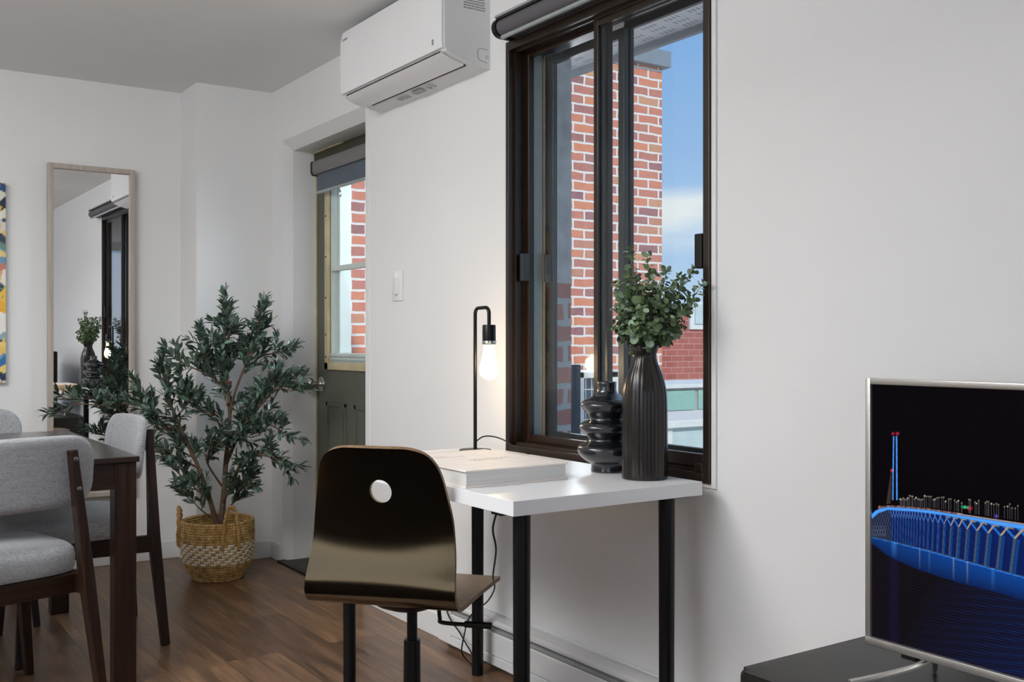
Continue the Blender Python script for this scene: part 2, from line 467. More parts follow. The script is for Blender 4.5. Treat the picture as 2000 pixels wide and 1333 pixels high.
def basket_mat():
    m, nt, bs = new_mat('woven_seagrass')
    tc = node(nt, 'ShaderNodeTexCoord')
    sp = node(nt, 'ShaderNodeSeparateXYZ'); nt.links.new(tc.outputs['Object'], sp.inputs[0])
    at = node(nt, 'ShaderNodeMath', operation='ARCTAN2')
    nt.links.new(sp.outputs['Y'], at.inputs[0]); nt.links.new(sp.outputs['X'], at.inputs[1])
    a1 = node(nt, 'ShaderNodeMath', operation='MULTIPLY'); a1.inputs[1].default_value = 22
    nt.links.new(at.outputs[0], a1.inputs[0])
    # each coil row is shifted sideways: row number * step
    zr = node(nt, 'ShaderNodeMath', operation='DIVIDE'); zr.inputs[1].default_value = 0.0117
    nt.links.new(sp.outputs['Z'], zr.inputs[0])
    fl = node(nt, 'ShaderNodeMath', operation='FLOOR'); nt.links.new(zr.outputs[0], fl.inputs[0])
    sh = node(nt, 'ShaderNodeMath', operation='MULTIPLY'); sh.inputs[1].default_value = 2.4
    nt.links.new(fl.outputs[0], sh.inputs[0])
    sm = node(nt, 'ShaderNodeMath', operation='SUBTRACT'); nt.links.new(a1.outputs[0], sm.inputs[0]); nt.links.new(sh.outputs[0], sm.inputs[1])
    sn = node(nt, 'ShaderNodeMath', operation='SINE'); nt.links.new(sm.outputs[0], sn.inputs[0])
    gt = node(nt, 'ShaderNodeMath', operation='GREATER_THAN'); gt.inputs[1].default_value = -0.35; nt.links.new(sn.outputs[0], gt.inputs[0])
    lo = node(nt, 'ShaderNodeMath', operation='GREATER_THAN'); lo.inputs[1].default_value = 0.0819; nt.links.new(sp.outputs['Z'], lo.inputs[0])
    hi = node(nt, 'ShaderNodeMath', operation='LESS_THAN'); hi.inputs[1].default_value = 0.1755; nt.links.new(sp.outputs['Z'], hi.inputs[0])
    m1 = node(nt, 'ShaderNodeMath', operation='MULTIPLY'); nt.links.new(gt.outputs[0], m1.inputs[0]); nt.links.new(lo.outputs[0], m1.inputs[1])
    m2 = node(nt, 'ShaderNodeMath', operation='MULTIPLY'); nt.links.new(m1.outputs[0], m2.inputs[0]); nt.links.new(hi.outputs[0], m2.inputs[1])
    n = node(nt, 'ShaderNodeTexNoise'); n.inputs['Scale'].default_value = 45; n.inputs['Detail'].default_value = 4
    nt.links.new(tc.outputs['Object'], n.inputs['Vector'])
    r = node(nt, 'ShaderNodeValToRGB')
    r.color_ramp.elements[0].position = 0.3; r.color_ramp.elements[0].color = lin('#96713c')
    r.color_ramp.elements[1].position = 0.7; r.color_ramp.elements[1].color = lin('#dab373')
    nt.links.new(n.outputs['Fac'], r.inputs[0])
    x = node(nt, 'ShaderNodeMixRGB'); x.inputs[2].default_value = lin('#e6dccb')
    nt.links.new(m2.outputs[0], x.inputs[0]); nt.links.new(r.outputs[0], x.inputs[1])
    nt.links.new(x.outputs[0], bs.inputs['Base Color'])
    bs.inputs['Roughness'].default_value = 0.8
    a3 = node(nt, 'ShaderNodeMath', operation='MULTIPLY'); a3.inputs[1].default_value = 90
    nt.links.new(at.outputs[0], a3.inputs[0])
    s3 = node(nt, 'ShaderNodeMath', operation='SINE'); nt.links.new(a3.outputs[0], s3.inputs[0])
    bp = node(nt, 'ShaderNodeBump'); bp.inputs['Strength'].default_value = 0.5; bp.inputs['Distance'].default_value = 0.003
    nt.links.new(s3.outputs[0], bp.inputs['Height']); nt.links.new(bp.outputs[0], bs.inputs['Normal'])
    return m


M_basket = basket_mat()
M_rope = mat('seagrass_rope', '#b08a55', 0.8, var=0.3, scale=90, bump=0.4)


def soffit_mat():
    m, nt, bs = new_mat('perforated_soffit')
    tc = node(nt, 'ShaderNodeTexCoord')
    mp = node(nt, 'ShaderNodeMapping'); mp.inputs['Scale'].default_value = (1 / 0.05, 1 / 0.022, 1)
    nt.links.new(tc.outputs['Object'], mp.inputs[0])
    fr = node(nt, 'ShaderNodeVectorMath', operation='FRACTION'); nt.links.new(mp.outputs[0], fr.inputs[0])
    sp = node(nt, 'ShaderNodeSeparateXYZ'); nt.links.new(fr.outputs[0], sp.inputs[0])

    def inside(o, a, b):
        g = node(nt, 'ShaderNodeMath', operation='GREATER_THAN'); g.inputs[1].default_value = a
        l = node(nt, 'ShaderNodeMath', operation='LESS_THAN'); l.inputs[1].default_value = b
        nt.links.new(o, g.inputs[0]); nt.links.new(o, l.inputs[0])
        mm = node(nt, 'ShaderNodeMath', operation='MULTIPLY')
        nt.links.new(g.outputs[0], mm.inputs[0]); nt.links.new(l.outputs[0], mm.inputs[1])
        return mm
    a = inside(sp.outputs['X'], 0.25, 0.75); b = inside(sp.outputs['Y'], 0.35, 0.65)
    mp2 = node(nt, 'ShaderNodeMath', operation='MULTIPLY'); nt.links.new(a.outputs[0], mp2.inputs[0]); nt.links.new(b.outputs[0], mp2.inputs[1])
    # blank ribs every 0.30 m
    s2 = node(nt, 'ShaderNodeSeparateXYZ'); nt.links.new(tc.outputs['Object'], s2.inputs[0])
    dv = node(nt, 'ShaderNodeMath', operation='DIVIDE'); dv.inputs[1].default_value = 0.13; nt.links.new(s2.outputs['Y'], dv.inputs[0])
    f2 = node(nt, 'ShaderNodeMath', operation='FRACT'); nt.links.new(dv.outputs[0], f2.inputs[0])
    c = inside(f2.outputs[0], 0.22, 0.78)
    m3 = node(nt, 'ShaderNodeMath', operation='MULTIPLY'); nt.links.new(mp2.outputs[0], m3.inputs[0]); nt.links.new(c.outputs[0], m3.inputs[1])
    x = node(nt, 'ShaderNodeMixRGB'); x.inputs[1].default_value = lin('#d2d8dd'); x.inputs[2].default_value = lin('#59626c')
    nt.links.new(m3.outputs[0], x.inputs[0]); nt.links.new(x.outputs[0], bs.inputs['Base Color'])
    bs.inputs['Roughness'].default_value = 0.5
    return m


M_soffit = soffit_mat()


def attr_mat(name, emission=None, rough=0.5):
    m, nt, bs = new_mat(name)
    a = node(nt, 'ShaderNodeAttribute'); a.attribute_name = 'picture'
    if emission:
        bs.inputs['Base Color'].default_value = (0.0008, 0.0008, 0.0008, 1)
        nt.links.new(a.outputs['Color'], bs.inputs['Emission Color'])
        bs.inputs['Emission Strength'].default_value = emission
    else:
        nt.links.new(a.outputs['Color'], bs.inputs['Base Color'])
    bs.inputs['Roughness'].default_value = rough
    return m


M_screen = attr_mat('tv_screen', 1.0, 0.30)
M_screen.node_tree.nodes['Principled BSDF'].inputs['Specular IOR Level'].default_value = 0.03
M_paint = attr_mat('abstract_paint', None, 0.6)

# ------------------------------------------------------------------ mesh helpers
XF = {}


def tag(o, label=None, cat=None, group=None, kind=None):
    if label: o['label'] = label
    if cat: o['category'] = cat
    if group: o['group'] = group
    if kind: o['kind'] = kind
    return o


def thing(name, label, cat, loc=(0, 0, 0), rotz=0.0, group=None, kind=None):
    o = bpy.data.objects.new(name, None)
    o.empty_display_size = 0.1
    COL.objects.link(o)
    o.location = loc
    o.rotation_euler = (0, 0, rotz)
    XF[o.name] = Matrix.Translation(Vector(loc)) @ Matrix.Rotation(rotz, 4, 'Z')
    return tag(o, label, cat, group, kind)


def obj(name, bm, m, parent=None, smooth=False, local=False, angle=40):
    """link bm (world coordinates unless local) as one mesh object"""
    if parent is not None and not local:
        bm.transform(XF[parent.name].inverted())
    bmesh.ops.recalc_face_normals(bm, faces=bm.faces)
    me = bpy.data.meshes.new(name)
    bm.to_mesh(me); bm.free()
    if isinstance(m, (list, tuple)):
        for k in m: me.materials.append(k)
    else:
        me.materials.append(m)
    if smooth:
        for p in me.polygons: p.use_smooth = True
        if hasattr(me, 'set_sharp_from_angle'):
            me.set_sharp_from_angle(angle=R(angle))
    o = bpy.data.objects.new(name, me)
    COL.objects.link(o)
    if parent is not None:
        o.parent = parent
        XF[o.name] = XF[parent.name].copy()
    else:
        XF[o.name] = Matrix.Identity(4)
    return o


def B():
    return bmesh.new()


def merge(bm, tmp):
    me = bpy.data.meshes.new('tmp')
    tmp.to_mesh(me); tmp.free()
    bm.from_mesh(me)
    bpy.data.meshes.remove(me)
    return bm


def box(bm, x0, x1, y0, y1, z0, z1, bev=0.0, seg=2, mx=None, mi=0):
    t = B()
    bmesh.ops.create_cube(t, size=1)
    for v in t.verts:
        v.co = Vector(((v.co.x + .5) * (x1 - x0) + x0, (v.co.y + .5) * (y1 - y0) + y0, (v.co.z + .5) * (z1 - z0) + z0))
    if bev > 0:
        bmesh.ops.bevel(t, geom=list(t.edges), offset=bev, segments=seg, profile=0.5, affect='EDGES')
    if mx is not None: t.transform(mx)
    for f in t.faces: f.material_index = mi
    return merge(bm, t)


def BX(*a, **k):
    return box(B(), *a, **k)


def frame_of(d):
    d = d.normalized()
    u = Vector((0, 0, 1)) if abs(d.z) < 0.9 else Vector((1, 0, 0))
    a = d.cross(u).normalized()
    return a, d.cross(a).normalized()


def tube(bm, pts, r, seg=10, caps=True, smooth_n=0):
    pts = [Vector(p) for p in pts]
    if smooth_n: pts = spline(pts, smooth_n)
    n = len(pts)
    rs = r if isinstance(r, (list, tuple)) else None
    rings = []
    pa = None
    for i, p in enumerate(pts):
        d = (pts[min(i + 1, n - 1)] - pts[max(i - 1, 0)])
        if pa is None:
            a, b = frame_of(d)
        else:
            dn = d.normalized()
            a = (pa - dn * pa.dot(dn)).normalized()
            b = dn.cross(a)
        pa = a
        if rs:
            t = i / (n - 1) * (len(rs) - 1); k = min(int(t), len(rs) - 2); rr = rs[k] + (rs[k + 1] - rs[k]) * (t - k)
        else:
            rr = r
        rings.append([bm.verts.new(p + (a * math.cos(2 * math.pi * j / seg) + b * math.sin(2 * math.pi * j / seg)) * rr) for j in range(seg)])
    for i in range(n - 1):
        for j in range(seg):
            bm.faces.new((rings[i][j], rings[i][(j + 1) % seg], rings[i + 1][(j + 1) % seg], rings[i + 1][j]))
    if caps:
        bm.faces.new(rings[0]); bm.faces.new(rings[-1])
    return bm


def spline(pts, n=6):
    out = []
    P = [pts[0]] + list(pts) + [pts[-1]]
    for i in range(1, len(P) - 2):
        a, b, c, d = P[i - 1], P[i], P[i + 1], P[i + 2]
        for k in range(n):
            t = k / n
            out.append(0.5 * ((2 * b) + (c - a) * t + (2 * a - 5 * b + 4 * c - d) * t * t + (-a + 3 * b - 3 * c + d) * t ** 3))
    out.append(pts[-1])
    return out


def lathe(bm, prof, c, seg=40, rib=0, ribd=0.0, mx=None, closed_top=False):
    """prof: list of (r, z); c: centre"""
    rings = []
    for (r, z) in prof:
        ring = []
        for j in range(seg):
            a = 2 * math.pi * j / seg
            rr = r
            if rib: rr = r * (1 + ribd * abs(math.sin(a * rib / 2)))
            ring.append(bm.verts.new((c[0] + rr * math.cos(a), c[1] + rr * math.sin(a), c[2] + z)))
        rings.append(ring)
    for i in range(len(rings) - 1):
        for j in range(seg):
            bm.faces.new((rings[i][j], rings[i][(j + 1) % seg], rings[i + 1][(j + 1) % seg], rings[i + 1][j]))
    if prof[0][0] > 0: bm.faces.new(rings[0])
    if closed_top and prof[-1][0] > 0: bm.faces.new(rings[-1])
    return bm


def smooth_prof(prof, n=5):
    p = spline([Vector((a, b, 0)) for a, b in prof], n)
    return [(max(q.x, 0.0005), q.y) for q in p]


def prism(bm, poly, axis, a0, a1, mi=0):
    """poly of 2D points; axis 'X': poly=(y,z); 'Y': poly=(x,z); 'Z': poly=(x,y)"""
    def P(p, a):
        return {'X': (a, p[0], p[1]), 'Y': (p[0], a, p[1]), 'Z': (p[0], p[1], a)}[axis]
    v0 = [bm.verts.new(P(p, a0)) for p in poly]
    v1 = [bm.verts.new(P(p, a1)) for p in poly]
    n = len(poly)
    fs = [bm.faces.new(v0), bm.faces.new(v1)]
    for i in range(n):
        fs.append(bm.faces.new((v0[i], v0[(i + 1) % n], v1[(i + 1) % n], v1[i])))
    for f in fs: f.material_index = mi
    return bm


def rrect(w, h, r, n=6, cx=0, cy=0):
    pts = []
    for (sx, sy, a0) in ((1, 1, 0), (-1, 1, 90), (-1, -1, 180), (1, -1, 270)):
        for k in range(n + 1):
            a = R(a0 + 90 * k / n)
            pts.append((cx + sx * (w / 2 - r) + r * math.cos(a), cy + sy * (h / 2 - r) + r * math.sin(a)))
    return pts


def beam(bm, p0, p1, w0, d0, w1, d1, side, bev=0.003):
    """tapered square bar from p0 to p1; side = direction of width"""
    p0 = Vector(p0); p1 = Vector(p1)
    ax = (p1 - p0).normalized()
    s = Vector(side); s = (s - ax * s.dot(ax)).normalized()
    f = ax.cross(s)
    t = B()
    v = []
    for p, w, d in ((p0, w0, d0), (p1, w1, d1)):
        for a, b_ in ((-1, -1), (1, -1), (1, 1), (-1, 1)):
            v.append(t.verts.new(p + s * a * w / 2 + f * b_ * d / 2))
    t.faces.new(v[:4]); t.faces.new(v[4:])
    for i in range(4): t.faces.new((v[i], v[(i + 1) % 4], v[4 + (i + 1) % 4], v[4 + i]))
    if bev: bmesh.ops.bevel(t, geom=list(t.edges), offset=bev, segments=2, profile=0.5, affect='EDGES')
    return merge(bm, t)


def text_bm(s, size, extr=0.0004, align='LEFT'):
    c = bpy.data.curves.new('t', 'FONT')
    c.body = s; c.size = size; c.extrude = extr; c.align_x = align
    o = bpy.data.objects.new('t', c)
    COL.objects.link(o)
    dg = bpy.context.evaluated_depsgraph_get()
    me = bpy.data.meshes.new_from_object(o.evaluated_get(dg))
    bpy.data.objects.remove(o)
    bpy.data.curves.remove(c)
    t = B(); t.from_mesh(me)
    bpy.data.meshes.remove(me)
    return t


def copy_tree(o, parent=None):
    c = o.copy(); COL.objects.link(c)
    if parent is not None: c.parent = parent
    for ch in [x for x in bpy.data.objects if x.parent == o]:
        copy_tree(ch, c)
    return c

# ================================================================== THE ROOM
WX = 1.885          # face of the window wall
WT = 2.12           # its outer face
BY = 5.22           # face of the back wall
CZ = 2.34
DY0, DY1, DZ = 3.879, 4.815, 2.075     # door opening
VY0, VY1, VZ0, VZ1 = 1.878, 2.812, 0.722, 2.072   # window opening
K = dict(kind='structure')

tag(obj('floor', BX(-3.4, 1.9, -3.2, 5.35, -0.08, 0.0), M_floor), **K)
tag(obj('ceiling', BX(-3.4, WT, -3.2, 5.35, CZ, CZ + 0.12), M_ceil), **K)
bm = B()
box(bm, WX, WT, -3.2, VY0, 0, CZ)
box(bm, WX, WT, VY0, VY1, 0, VZ0)
box(bm, WX, WT, VY0, VY1, VZ1, CZ)
box(bm, WX, WT, VY1, DY0, 0, CZ)
box(bm, WX, WT, DY0, DY1, DZ, CZ)
box(bm, WX, WT, DY1, 5.35, 0, CZ)
# sloping head and splayed edge of the door recess
prism(bm, [(WX, DZ), (WX + 0.05, 2.03), (2.12, 2.03), (2.12, DZ)], 'Y', DY0, DY1)
prism(bm, [(WX, DY1), (WX + 0.05, DY1 - 0.014), (2.12, DY1 - 0.014), (2.12, DY1)], 'Z', 0, DZ - 0.02)
tag(obj('wall_right', bm, M_wall), **K)
tag(obj('wall_back', BX(-3.4, 1.505, BY, 5.35, 0, CZ), M_wall), **K)
tag(obj('wall_corner', BX(1.505, WX, 4.955, 5.35, 0, CZ), M_wall), **K)
# the wall behind the dining side, with its wide windows
bm = B()
box(bm, -3.52, -3.4, -3.2, 5.35, 0, 0.45); box(bm, -3.52, -3.4, -3.2, 5.35, 2.25, CZ)
box(bm, -3.52, -3.4, -3.2, -0.7, 0.45, 2.25); box(bm, -3.52, -3.4, 2.7, 5.35, 0.45, 2.25)
tag(obj('wall_left', bm, M_wall), **K)
bm = B()
box(bm, -3.4, WT, -3.32, -3.2, 0, 0.45); box(bm, -3.4, WT, -3.32, -3.2, 2.25, CZ)
box(bm, -3.4, -2.4, -3.32, -3.2, 0.45, 2.25); box(bm, 1.2, WT, -3.32, -3.2, 0.45, 2.25)
tag(obj('wall_near', bm, M_wall), **K)
tag(obj('trim_1', BX(WX - 0.004, WX + 0.002, DY0 - 0.036, DY0, 0, DZ, 0.001), M_trim), **K)
# baseboards
bh = 0.088
tag(obj('baseboard_back', BX(-3.4, 1.505, BY - 0.014, BY, 0, bh, 0.004), M_trim), **K)
bm = BX(1.491, 1.505, 4.941, BY, 0, bh, 0.004)
box(bm, 1.491, WX, 4.941, 4.955, 0, bh, 0.004)
tag(obj('baseboard_corner', bm, M_trim), **K)
bm = BX(WX - 0.014, WX, DY1 + 0.0, 4.955, 0, bh, 0.004)
box(bm, WX - 0.014, WX, -3.2, DY0, 0, bh, 0.004)
tag(obj('baseboard_right', bm, M_trim), **K)
bm = BX(1.855, 1.90, DY0 + 0.0, DY1, 0, 0.012, 0.004)
tag(obj('trim_2', bm, M_blackp), **K)
tag(obj('trim_3', BX(1.90, 2.16, DY0, DY1, 0, 0.008, 0.002), M_olived), **K)

# ------------------------------------------------------------------ door
door = thing('door_1', None, None, (2.06, 4.35, 0.01), kind='structure')
dx0, dx1 = 2.06, 2.10
ya, yb = 3.895, 4.80
gy0, gy1, gz0, gz1 = 4.02, 4.637, 1.03, 1.90
bm = B()
box(bm, dx0, dx1, ya, yb, 0.012, gz0 - 0.05)
box(bm, dx0, dx1, ya, yb, gz1 + 0.04, 1.975)
box(bm, dx0, dx1, gy1 + 0.02, yb, gz0 - 0.05, gz1 + 0.04)
box(bm, dx0, dx1, ya, gy0 - 0.02, gz0 - 0.05, gz1 + 0.04)
obj('door_leaf', bm, M_olive, door)
for (p0, p1) in ((4.449, 4.68), (4.10, 4.36)):
    bm = B()
    z0, z1 = 0.16, 0.79
    for (a, b, c, d) in ((p0, p1, z1 - .02, z1), (p0, p1, z0, z0 + .02), (p0, p0 + .02, z0, z1), (p1 - .02, p1, z0, z1)):
        box(bm, dx0 - 0.005, dx0 + 0.002, a, b, c, d, 0.002)
    box(bm, dx0 - 0.004, dx0 + 0.002, p0 + .035, p1 - .035, z0 + .035, z1 - .035, 0.0015)
    obj('raised_panel', bm, M_olive, door)
bm = B()
cw = 0.044
for (a, b, c, d) in ((gy0 - cw, gy1 + cw, gz0 - 0.081, gz0 - 0.045), (gy0 - cw, gy1 + cw, gz1 + .01, gz1 + cw), (gy1 + .004, gy1 + cw, gz0 - .081, gz1 + cw), (gy0 - cw, gy0 - .004, gz0 - .081, gz1 + cw)):
    box(bm, dx0 - 0.012, dx0 + 0.004, a, b, c, d, 0.003)
wf = obj('window_trim', bm, M_cream, door, smooth=True)
bm = B()
for z in (1.01, 1.12, 1.30, 1.50, 1.70):
    for y in (gy1 + 0.024,):
        lathe(bm, [(0.0045, 0), (0.0045, 0.002)], (0, 0, 0), 10, mx=None)
        for v in bm.verts:
            if abs(v.co.x) < 0.01 and abs(v.co.y) < 0.01:
                v.co = Vector((dx0 - 0.013 - v.co.z, y + v.co.x, z + v.co.y))
obj('screw', bm, M_dark, door)
bm = B()
# white double-hung sash inside the cream trim
for (a, b, c, d, x0, x1) in (
        (gy0, gy1, gz0 - .045, gz0, dx0 + .0, dx0 + .03),
        (gy1 - .012, gy1 + .004, gz0, gz1 + .01, dx0 + .004, dx0 + .03),
        (gy0 - .004, gy0 + .01, gz0, gz1 + .01, dx0 + .004, dx0 + .03),
        (gy0, gy1, 1.428, 1.452, dx0 + .002, dx0 + .036),
        (gy0, gy1, gz1 - .02, gz1 + .01, dx0 + .004, dx0 + .03)):
    box(bm, x0, x1, a, b, c, d, 0.002)
obj('sash', bm, M_creamw, door)
bm = B()
box(bm, dx0 - .004, dx0 + .002, gy0, gy1, gz0 - .020, gz0 - .012, 0.001)
box(bm, dx0 - .006, dx0 + .004, gy0, gy1 - .02, gz0 - .038, gz0 - .028, 0.002)
obj('lift_rail', bm, M_liner, door)
bm = B()
box(bm, dx0 + .03, dx0 + .09, gy1 - .045, gy1 + .012, gz0, gz1, 0.002)
box(bm, dx0 + .03, dx0 + .09, gy0, gy0 + .03, gz0, gz1, 0.002)
obj('outer_stile', bm, M_creamw, door)
obj('glass_pane', BX(dx0 + .016, dx0 + .019, gy0, gy1, gz0, gz1), M_glass, door)
# knob
kc = Vector((2.06, 4.735, 0.876))
t = lathe(B(), smooth_prof([(0.030, 0.0), (0.030, 0.006), (0.013, 0.012), (0.011, 0.030), (0.016, 0.038), (0.026, 0.048), (0.0285, 0.058), (0.024, 0.068), (0.0, 0.072)], 4), (0, 0, 0), 28)
t.transform(Matrix.Translation(kc) @ Matrix.Rotation(R(-90), 4, 'Y') @ Matrix.Scale(1.2, 4))
obj('door_knob', t, M_chrome, door, smooth=True)
# frame head above the door
bm = B()
box(bm, 2.045, 2.12, DY0, DY1 - 0.014, 1.978, 2.03, 0.002)
obj('head_board', bm, M_olived, door)
bm = BX(2.035, 2.06, DY0, DY1 - 0.014, 1.966, 1.979, 0.002)
box(bm, 2.035, 2.06, 4.45, DY1 - 0.014, 2.023, 2.029, 0.001)
box(bm, 2.052, 2.06, DY1 - 0.022, DY1 - 0.0142, 0.012, 2.03, 0.001)
obj('door_stop', bm, M_cream, door)

# blind on the door
bl = thing('roller_blind', 'grey roller blind pulled a little way down over the glazed olive door', 'blind', (2.02, 4.32, 1.92))
x0 = 1.985
prof = [(x0 + .05, 1.962), (x0 + .004, 1.962), (x0, 1.955), (x0, 1.915), (x0 + .008, 1.900), (x0 + .05, 1.898)]
obj('cassette', prism(B(), prof, 'Y', 3.95, 4.685), M_blindc, bl, smooth=True)
obj('end_cap', prism(B(), [(p[0] - .002, p[1] + (.003 if p[1] > 1.93 else -.003)) for p in prof], 'Y', 4.685, 4.70), M_blackp, bl)
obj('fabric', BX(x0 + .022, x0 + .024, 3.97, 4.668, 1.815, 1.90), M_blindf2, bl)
obj('bottom_bar', tube(B(), [(x0 + .023, 3.965, 1.812), (x0 + .023, 4.672, 1.812)], 0.008, 10), M_rail, bl, smooth=True)
bm = tube(B(), [(x0 + .02, 4.40, 1.808), (x0 + .02, 4.398, 1.790)], 0.003, 8)
bm2 = B()
pts = [(x0 + .02, 4.398 + 0.010 * math.cos(a), 1.776 + 0.013 * math.sin(a)) for a in [2 * math.pi * i / 16 for i in range(17)]]
tube(bm, pts, 0.0028, 8)
obj('pull_ring', bm, M_chrome, bl, smooth=True)

# ------------------------------------------------------------------ window
win = thing('window_1', None, None, (1.95, 2.345, VZ0), kind='structure')
fo = 0.0215


def ring_frame(bm, x0, x1, ya, yb, za, zb, wl, wr, wb, wt, bev=0.002):
    """frame in a YZ plane; wl = width at high Y (left in view), wr = at low Y"""
    box(bm, x0, x1, yb - wl, yb, za, zb, bev)
    box(bm, x0, x1, ya, ya + wr, za, zb, bev)
    box(bm, x0, x1, ya + wr, yb - wl, za, za + wb, bev)
    box(bm, x0, x1, ya + wr, yb - wl, zb - wt, zb, bev)
    return bm


bm = ring_frame(B(), 1.872, 1.99, VY0, VY1, VZ0, VZ1, 0.020, 0.022, 0.026, 0.030)
for y in (VY1 - 0.0225, VY0 + 0.0245):   # track ribs
    for x in (1.893, 1.928, 1.962):
        box(bm, x, x + 0.004, y - 0.007, y + 0.007, VZ0 + .02, VZ1 - .02)
for x in (1.893, 1.928, 1.962):
    box(bm, x, x + 0.004, VY0 + .02, VY1 - .02, VZ0 + 0.024, VZ0 + 0.034)
    box(bm, x, x + 0.004, VY0 + .02, VY1 - .02, VZ1 - 0.036, VZ1 - 0.028)
obj('window_frame', bm, M_bronze, win)
bm = ring_frame(B(), 1.99, 2.062, VY0, VY1, VZ0, VZ1, 0.024, 0.024, 0.03, 0.012)
obj('outer_frame', bm, M_bronze2, win)
bm = BX(1.966, 2.00, VY1 - 0.030, VY1 - 0.019, VZ0 + .03, VZ1 - .03)
obj('jamb_liner', bm, M_liner, win)
bm = BX(2.002, 2.008, VY1 - 0.036, VY1 - 0.022, VZ0 + .03, VZ1 - .03)
obj('jamb_seal', bm, M_tan, win)

# inner left sash (further from the room), inner right sash (nearer)
def sash(name, x0, x1, ya, yb, za, zb, wl, wr, wb, wt, m, msh=M_glass):
    s = obj(name, ring_frame(B(), x0, x1, ya, yb, za, zb, wl, wr, wb, wt), m, win)
    xm = (x0 + x1) / 2
    g = obj('glass_pane', BX(xm - .0015, xm + .0015, ya + wr, yb - wl, za + wb, zb - wt), msh, s)
    return s


s1 = sash('left_sash', 1.934, 1.954, 2.358, VY1 - 0.020, VZ0 + .034, VZ1 - .030, 0.026, 0.024, 0.024, 0.018, M_bronze)
s2 = sash('right_sash', 1.901, 1.918, VY0 + 0.022, 2.384, VZ0 + .036, VZ1 - .034, 0.021, 0.030, 0.034, 0.020, M_bronze)
# bluish inner edge of the right sash stile: metal glazing bead
bm = B()
box(bm, 1.914, 1.924, 2.358, 2.3635, VZ0 + .07, VZ1 - .054)
obj('glazing_bead', bm, M_bronze2, s2)
s3 = sash('outer_left_sash', 2.020, 2.038, 2.385, VY1 - 0.024, VZ0 + .03, VZ1 - .03, 0.040, 0.028, 0.034, 0.03, M_bronze2)
s4 = sash('outer_right_sash', 2.044, 2.060, VY0 + .024, 2.415, VZ0 + .03, VZ1 - .012, 0.030, 0.034, 0.034, 0.020, M_bronze2)
obj('latch', BX(1.905, 1.934, VY1 - 0.05, VY1 - 0.034, 1.285, 1.375, 0.002), M_bronze2, s1)
obj('latch', BX(1.995, 2.020, VY1 - 0.058, VY1 - 0.044, 1.285, 1.375, 0.002), M_bronze2, s3)
obj('pull_handle', BX(1.880, 1.902, VY0 + .035, VY0 + .062, 1.275, 1.365, 0.003), M_blackp, s2)
obj('sill_stop', BX(1.878, 1.893, VY0 + .03, VY0 + .06, VZ0 + .026, VZ0 + .048, 0.002), M_bronze, win)
# thin white return around the frame
bm = B()
box(bm, WX - 0.006, WX + 0.001, VY0 - 0.016, VY0, VZ0 - 0.012, CZ - 0.25, 0.002)
box(bm, WX - 0.006, WX + 0.001, VY0 - 0.0, VY1, VZ0 - 0.012, VZ0, 0.002)
tag(obj('trim_4', bm, M_trim), **K)

# blind over the window
b2 = thing('roller_blind', 'dark roller blind fully rolled up above the black sliding window', 'blind', (1.84, 2.1, 2.10))
x0 = 1.800
def rolled(y0, y1, m, name, g=0.0):
    pr = []
    for i in range(15):
        a = R(90 + 180 * i / 14)
        pr.append((x0 + .034 + (0.026 + g) * math.cos(a), 2.104 + (0.026 + g) * math.sin(a)))
    pr += [(x0 + .08, 2.104 - .026 - g), (x0 + .08, 2.104 + .026 + g)]
    return obj(name, prism(B(), pr, 'Y', y0, y1), m, b2, smooth=True)
rolled(1.72, 2.770, M_blindf, 'rolled_fabric')
rolled(2.770, 2.790, M_blackp, 'end_cap', 0.006)
obj('head_rail', BX(x0 + .004, x0 + .08, 1.72, 2.775, 2.131, 2.139, 0.002), M_rail, b2)
obj('valance_lip', BX(x0 + .010, x0 + .018, 1.72, 2.775, 2.126, 2.132), M_dark, b2)
obj('bottom_bar', tube(B(), [(x0 + .030, 1.72, 2.072), (x0 + .030, 2.766, 2.072)], 0.0075, 10), M_rail, b2, smooth=True)
obj('mounting_clip', BX(x0 + .02, x0 + .045, 2.66, 2.70, 2.138, 2.146, 0.002), M_rail, b2)

# ------------------------------------------------------------------ air conditioner
ac = thing('air_conditioner', 'white split air conditioner on the wall above the door recess', 'air conditioner', (WX - .1, 3.32, 2.02))
AY0, AY1 = 2.925, 3.72
# body outline (x, z) seen from the side
body = [(WX, 2.315), (1.735, 2.315), (1.715, 2.300), (1.705, 2.26), (1.706, 2.062), (1.715, 2.050), (1.745, 2.038), (1.80, 2.0225), (1.84, 2.014), (WX, 2.010)]
obj('body', prism(B(), body, 'Y', AY0, AY1), M_plastic2, ac, smooth=True, angle=25)
fp = [(1.735, 2.318), (1.708, 2.304), (1.697, 2.262), (1.697, 2.075), (1.701, 2.060), (1.712, 2.056), (1.718, 2.07), (1.722, 2.26), (1.737, 2.30)]
bm = prism(B(), fp, 'Y', AY0 + 0.004, AY1 + .002)
obj('front_panel', bm, M_plastic, ac, smooth=True, angle=40)
obj('air_slot', BX(1.705, 1.716, AY0 + .03, AY1 - .035, 2.0475, 2.0515), M_dark, ac)
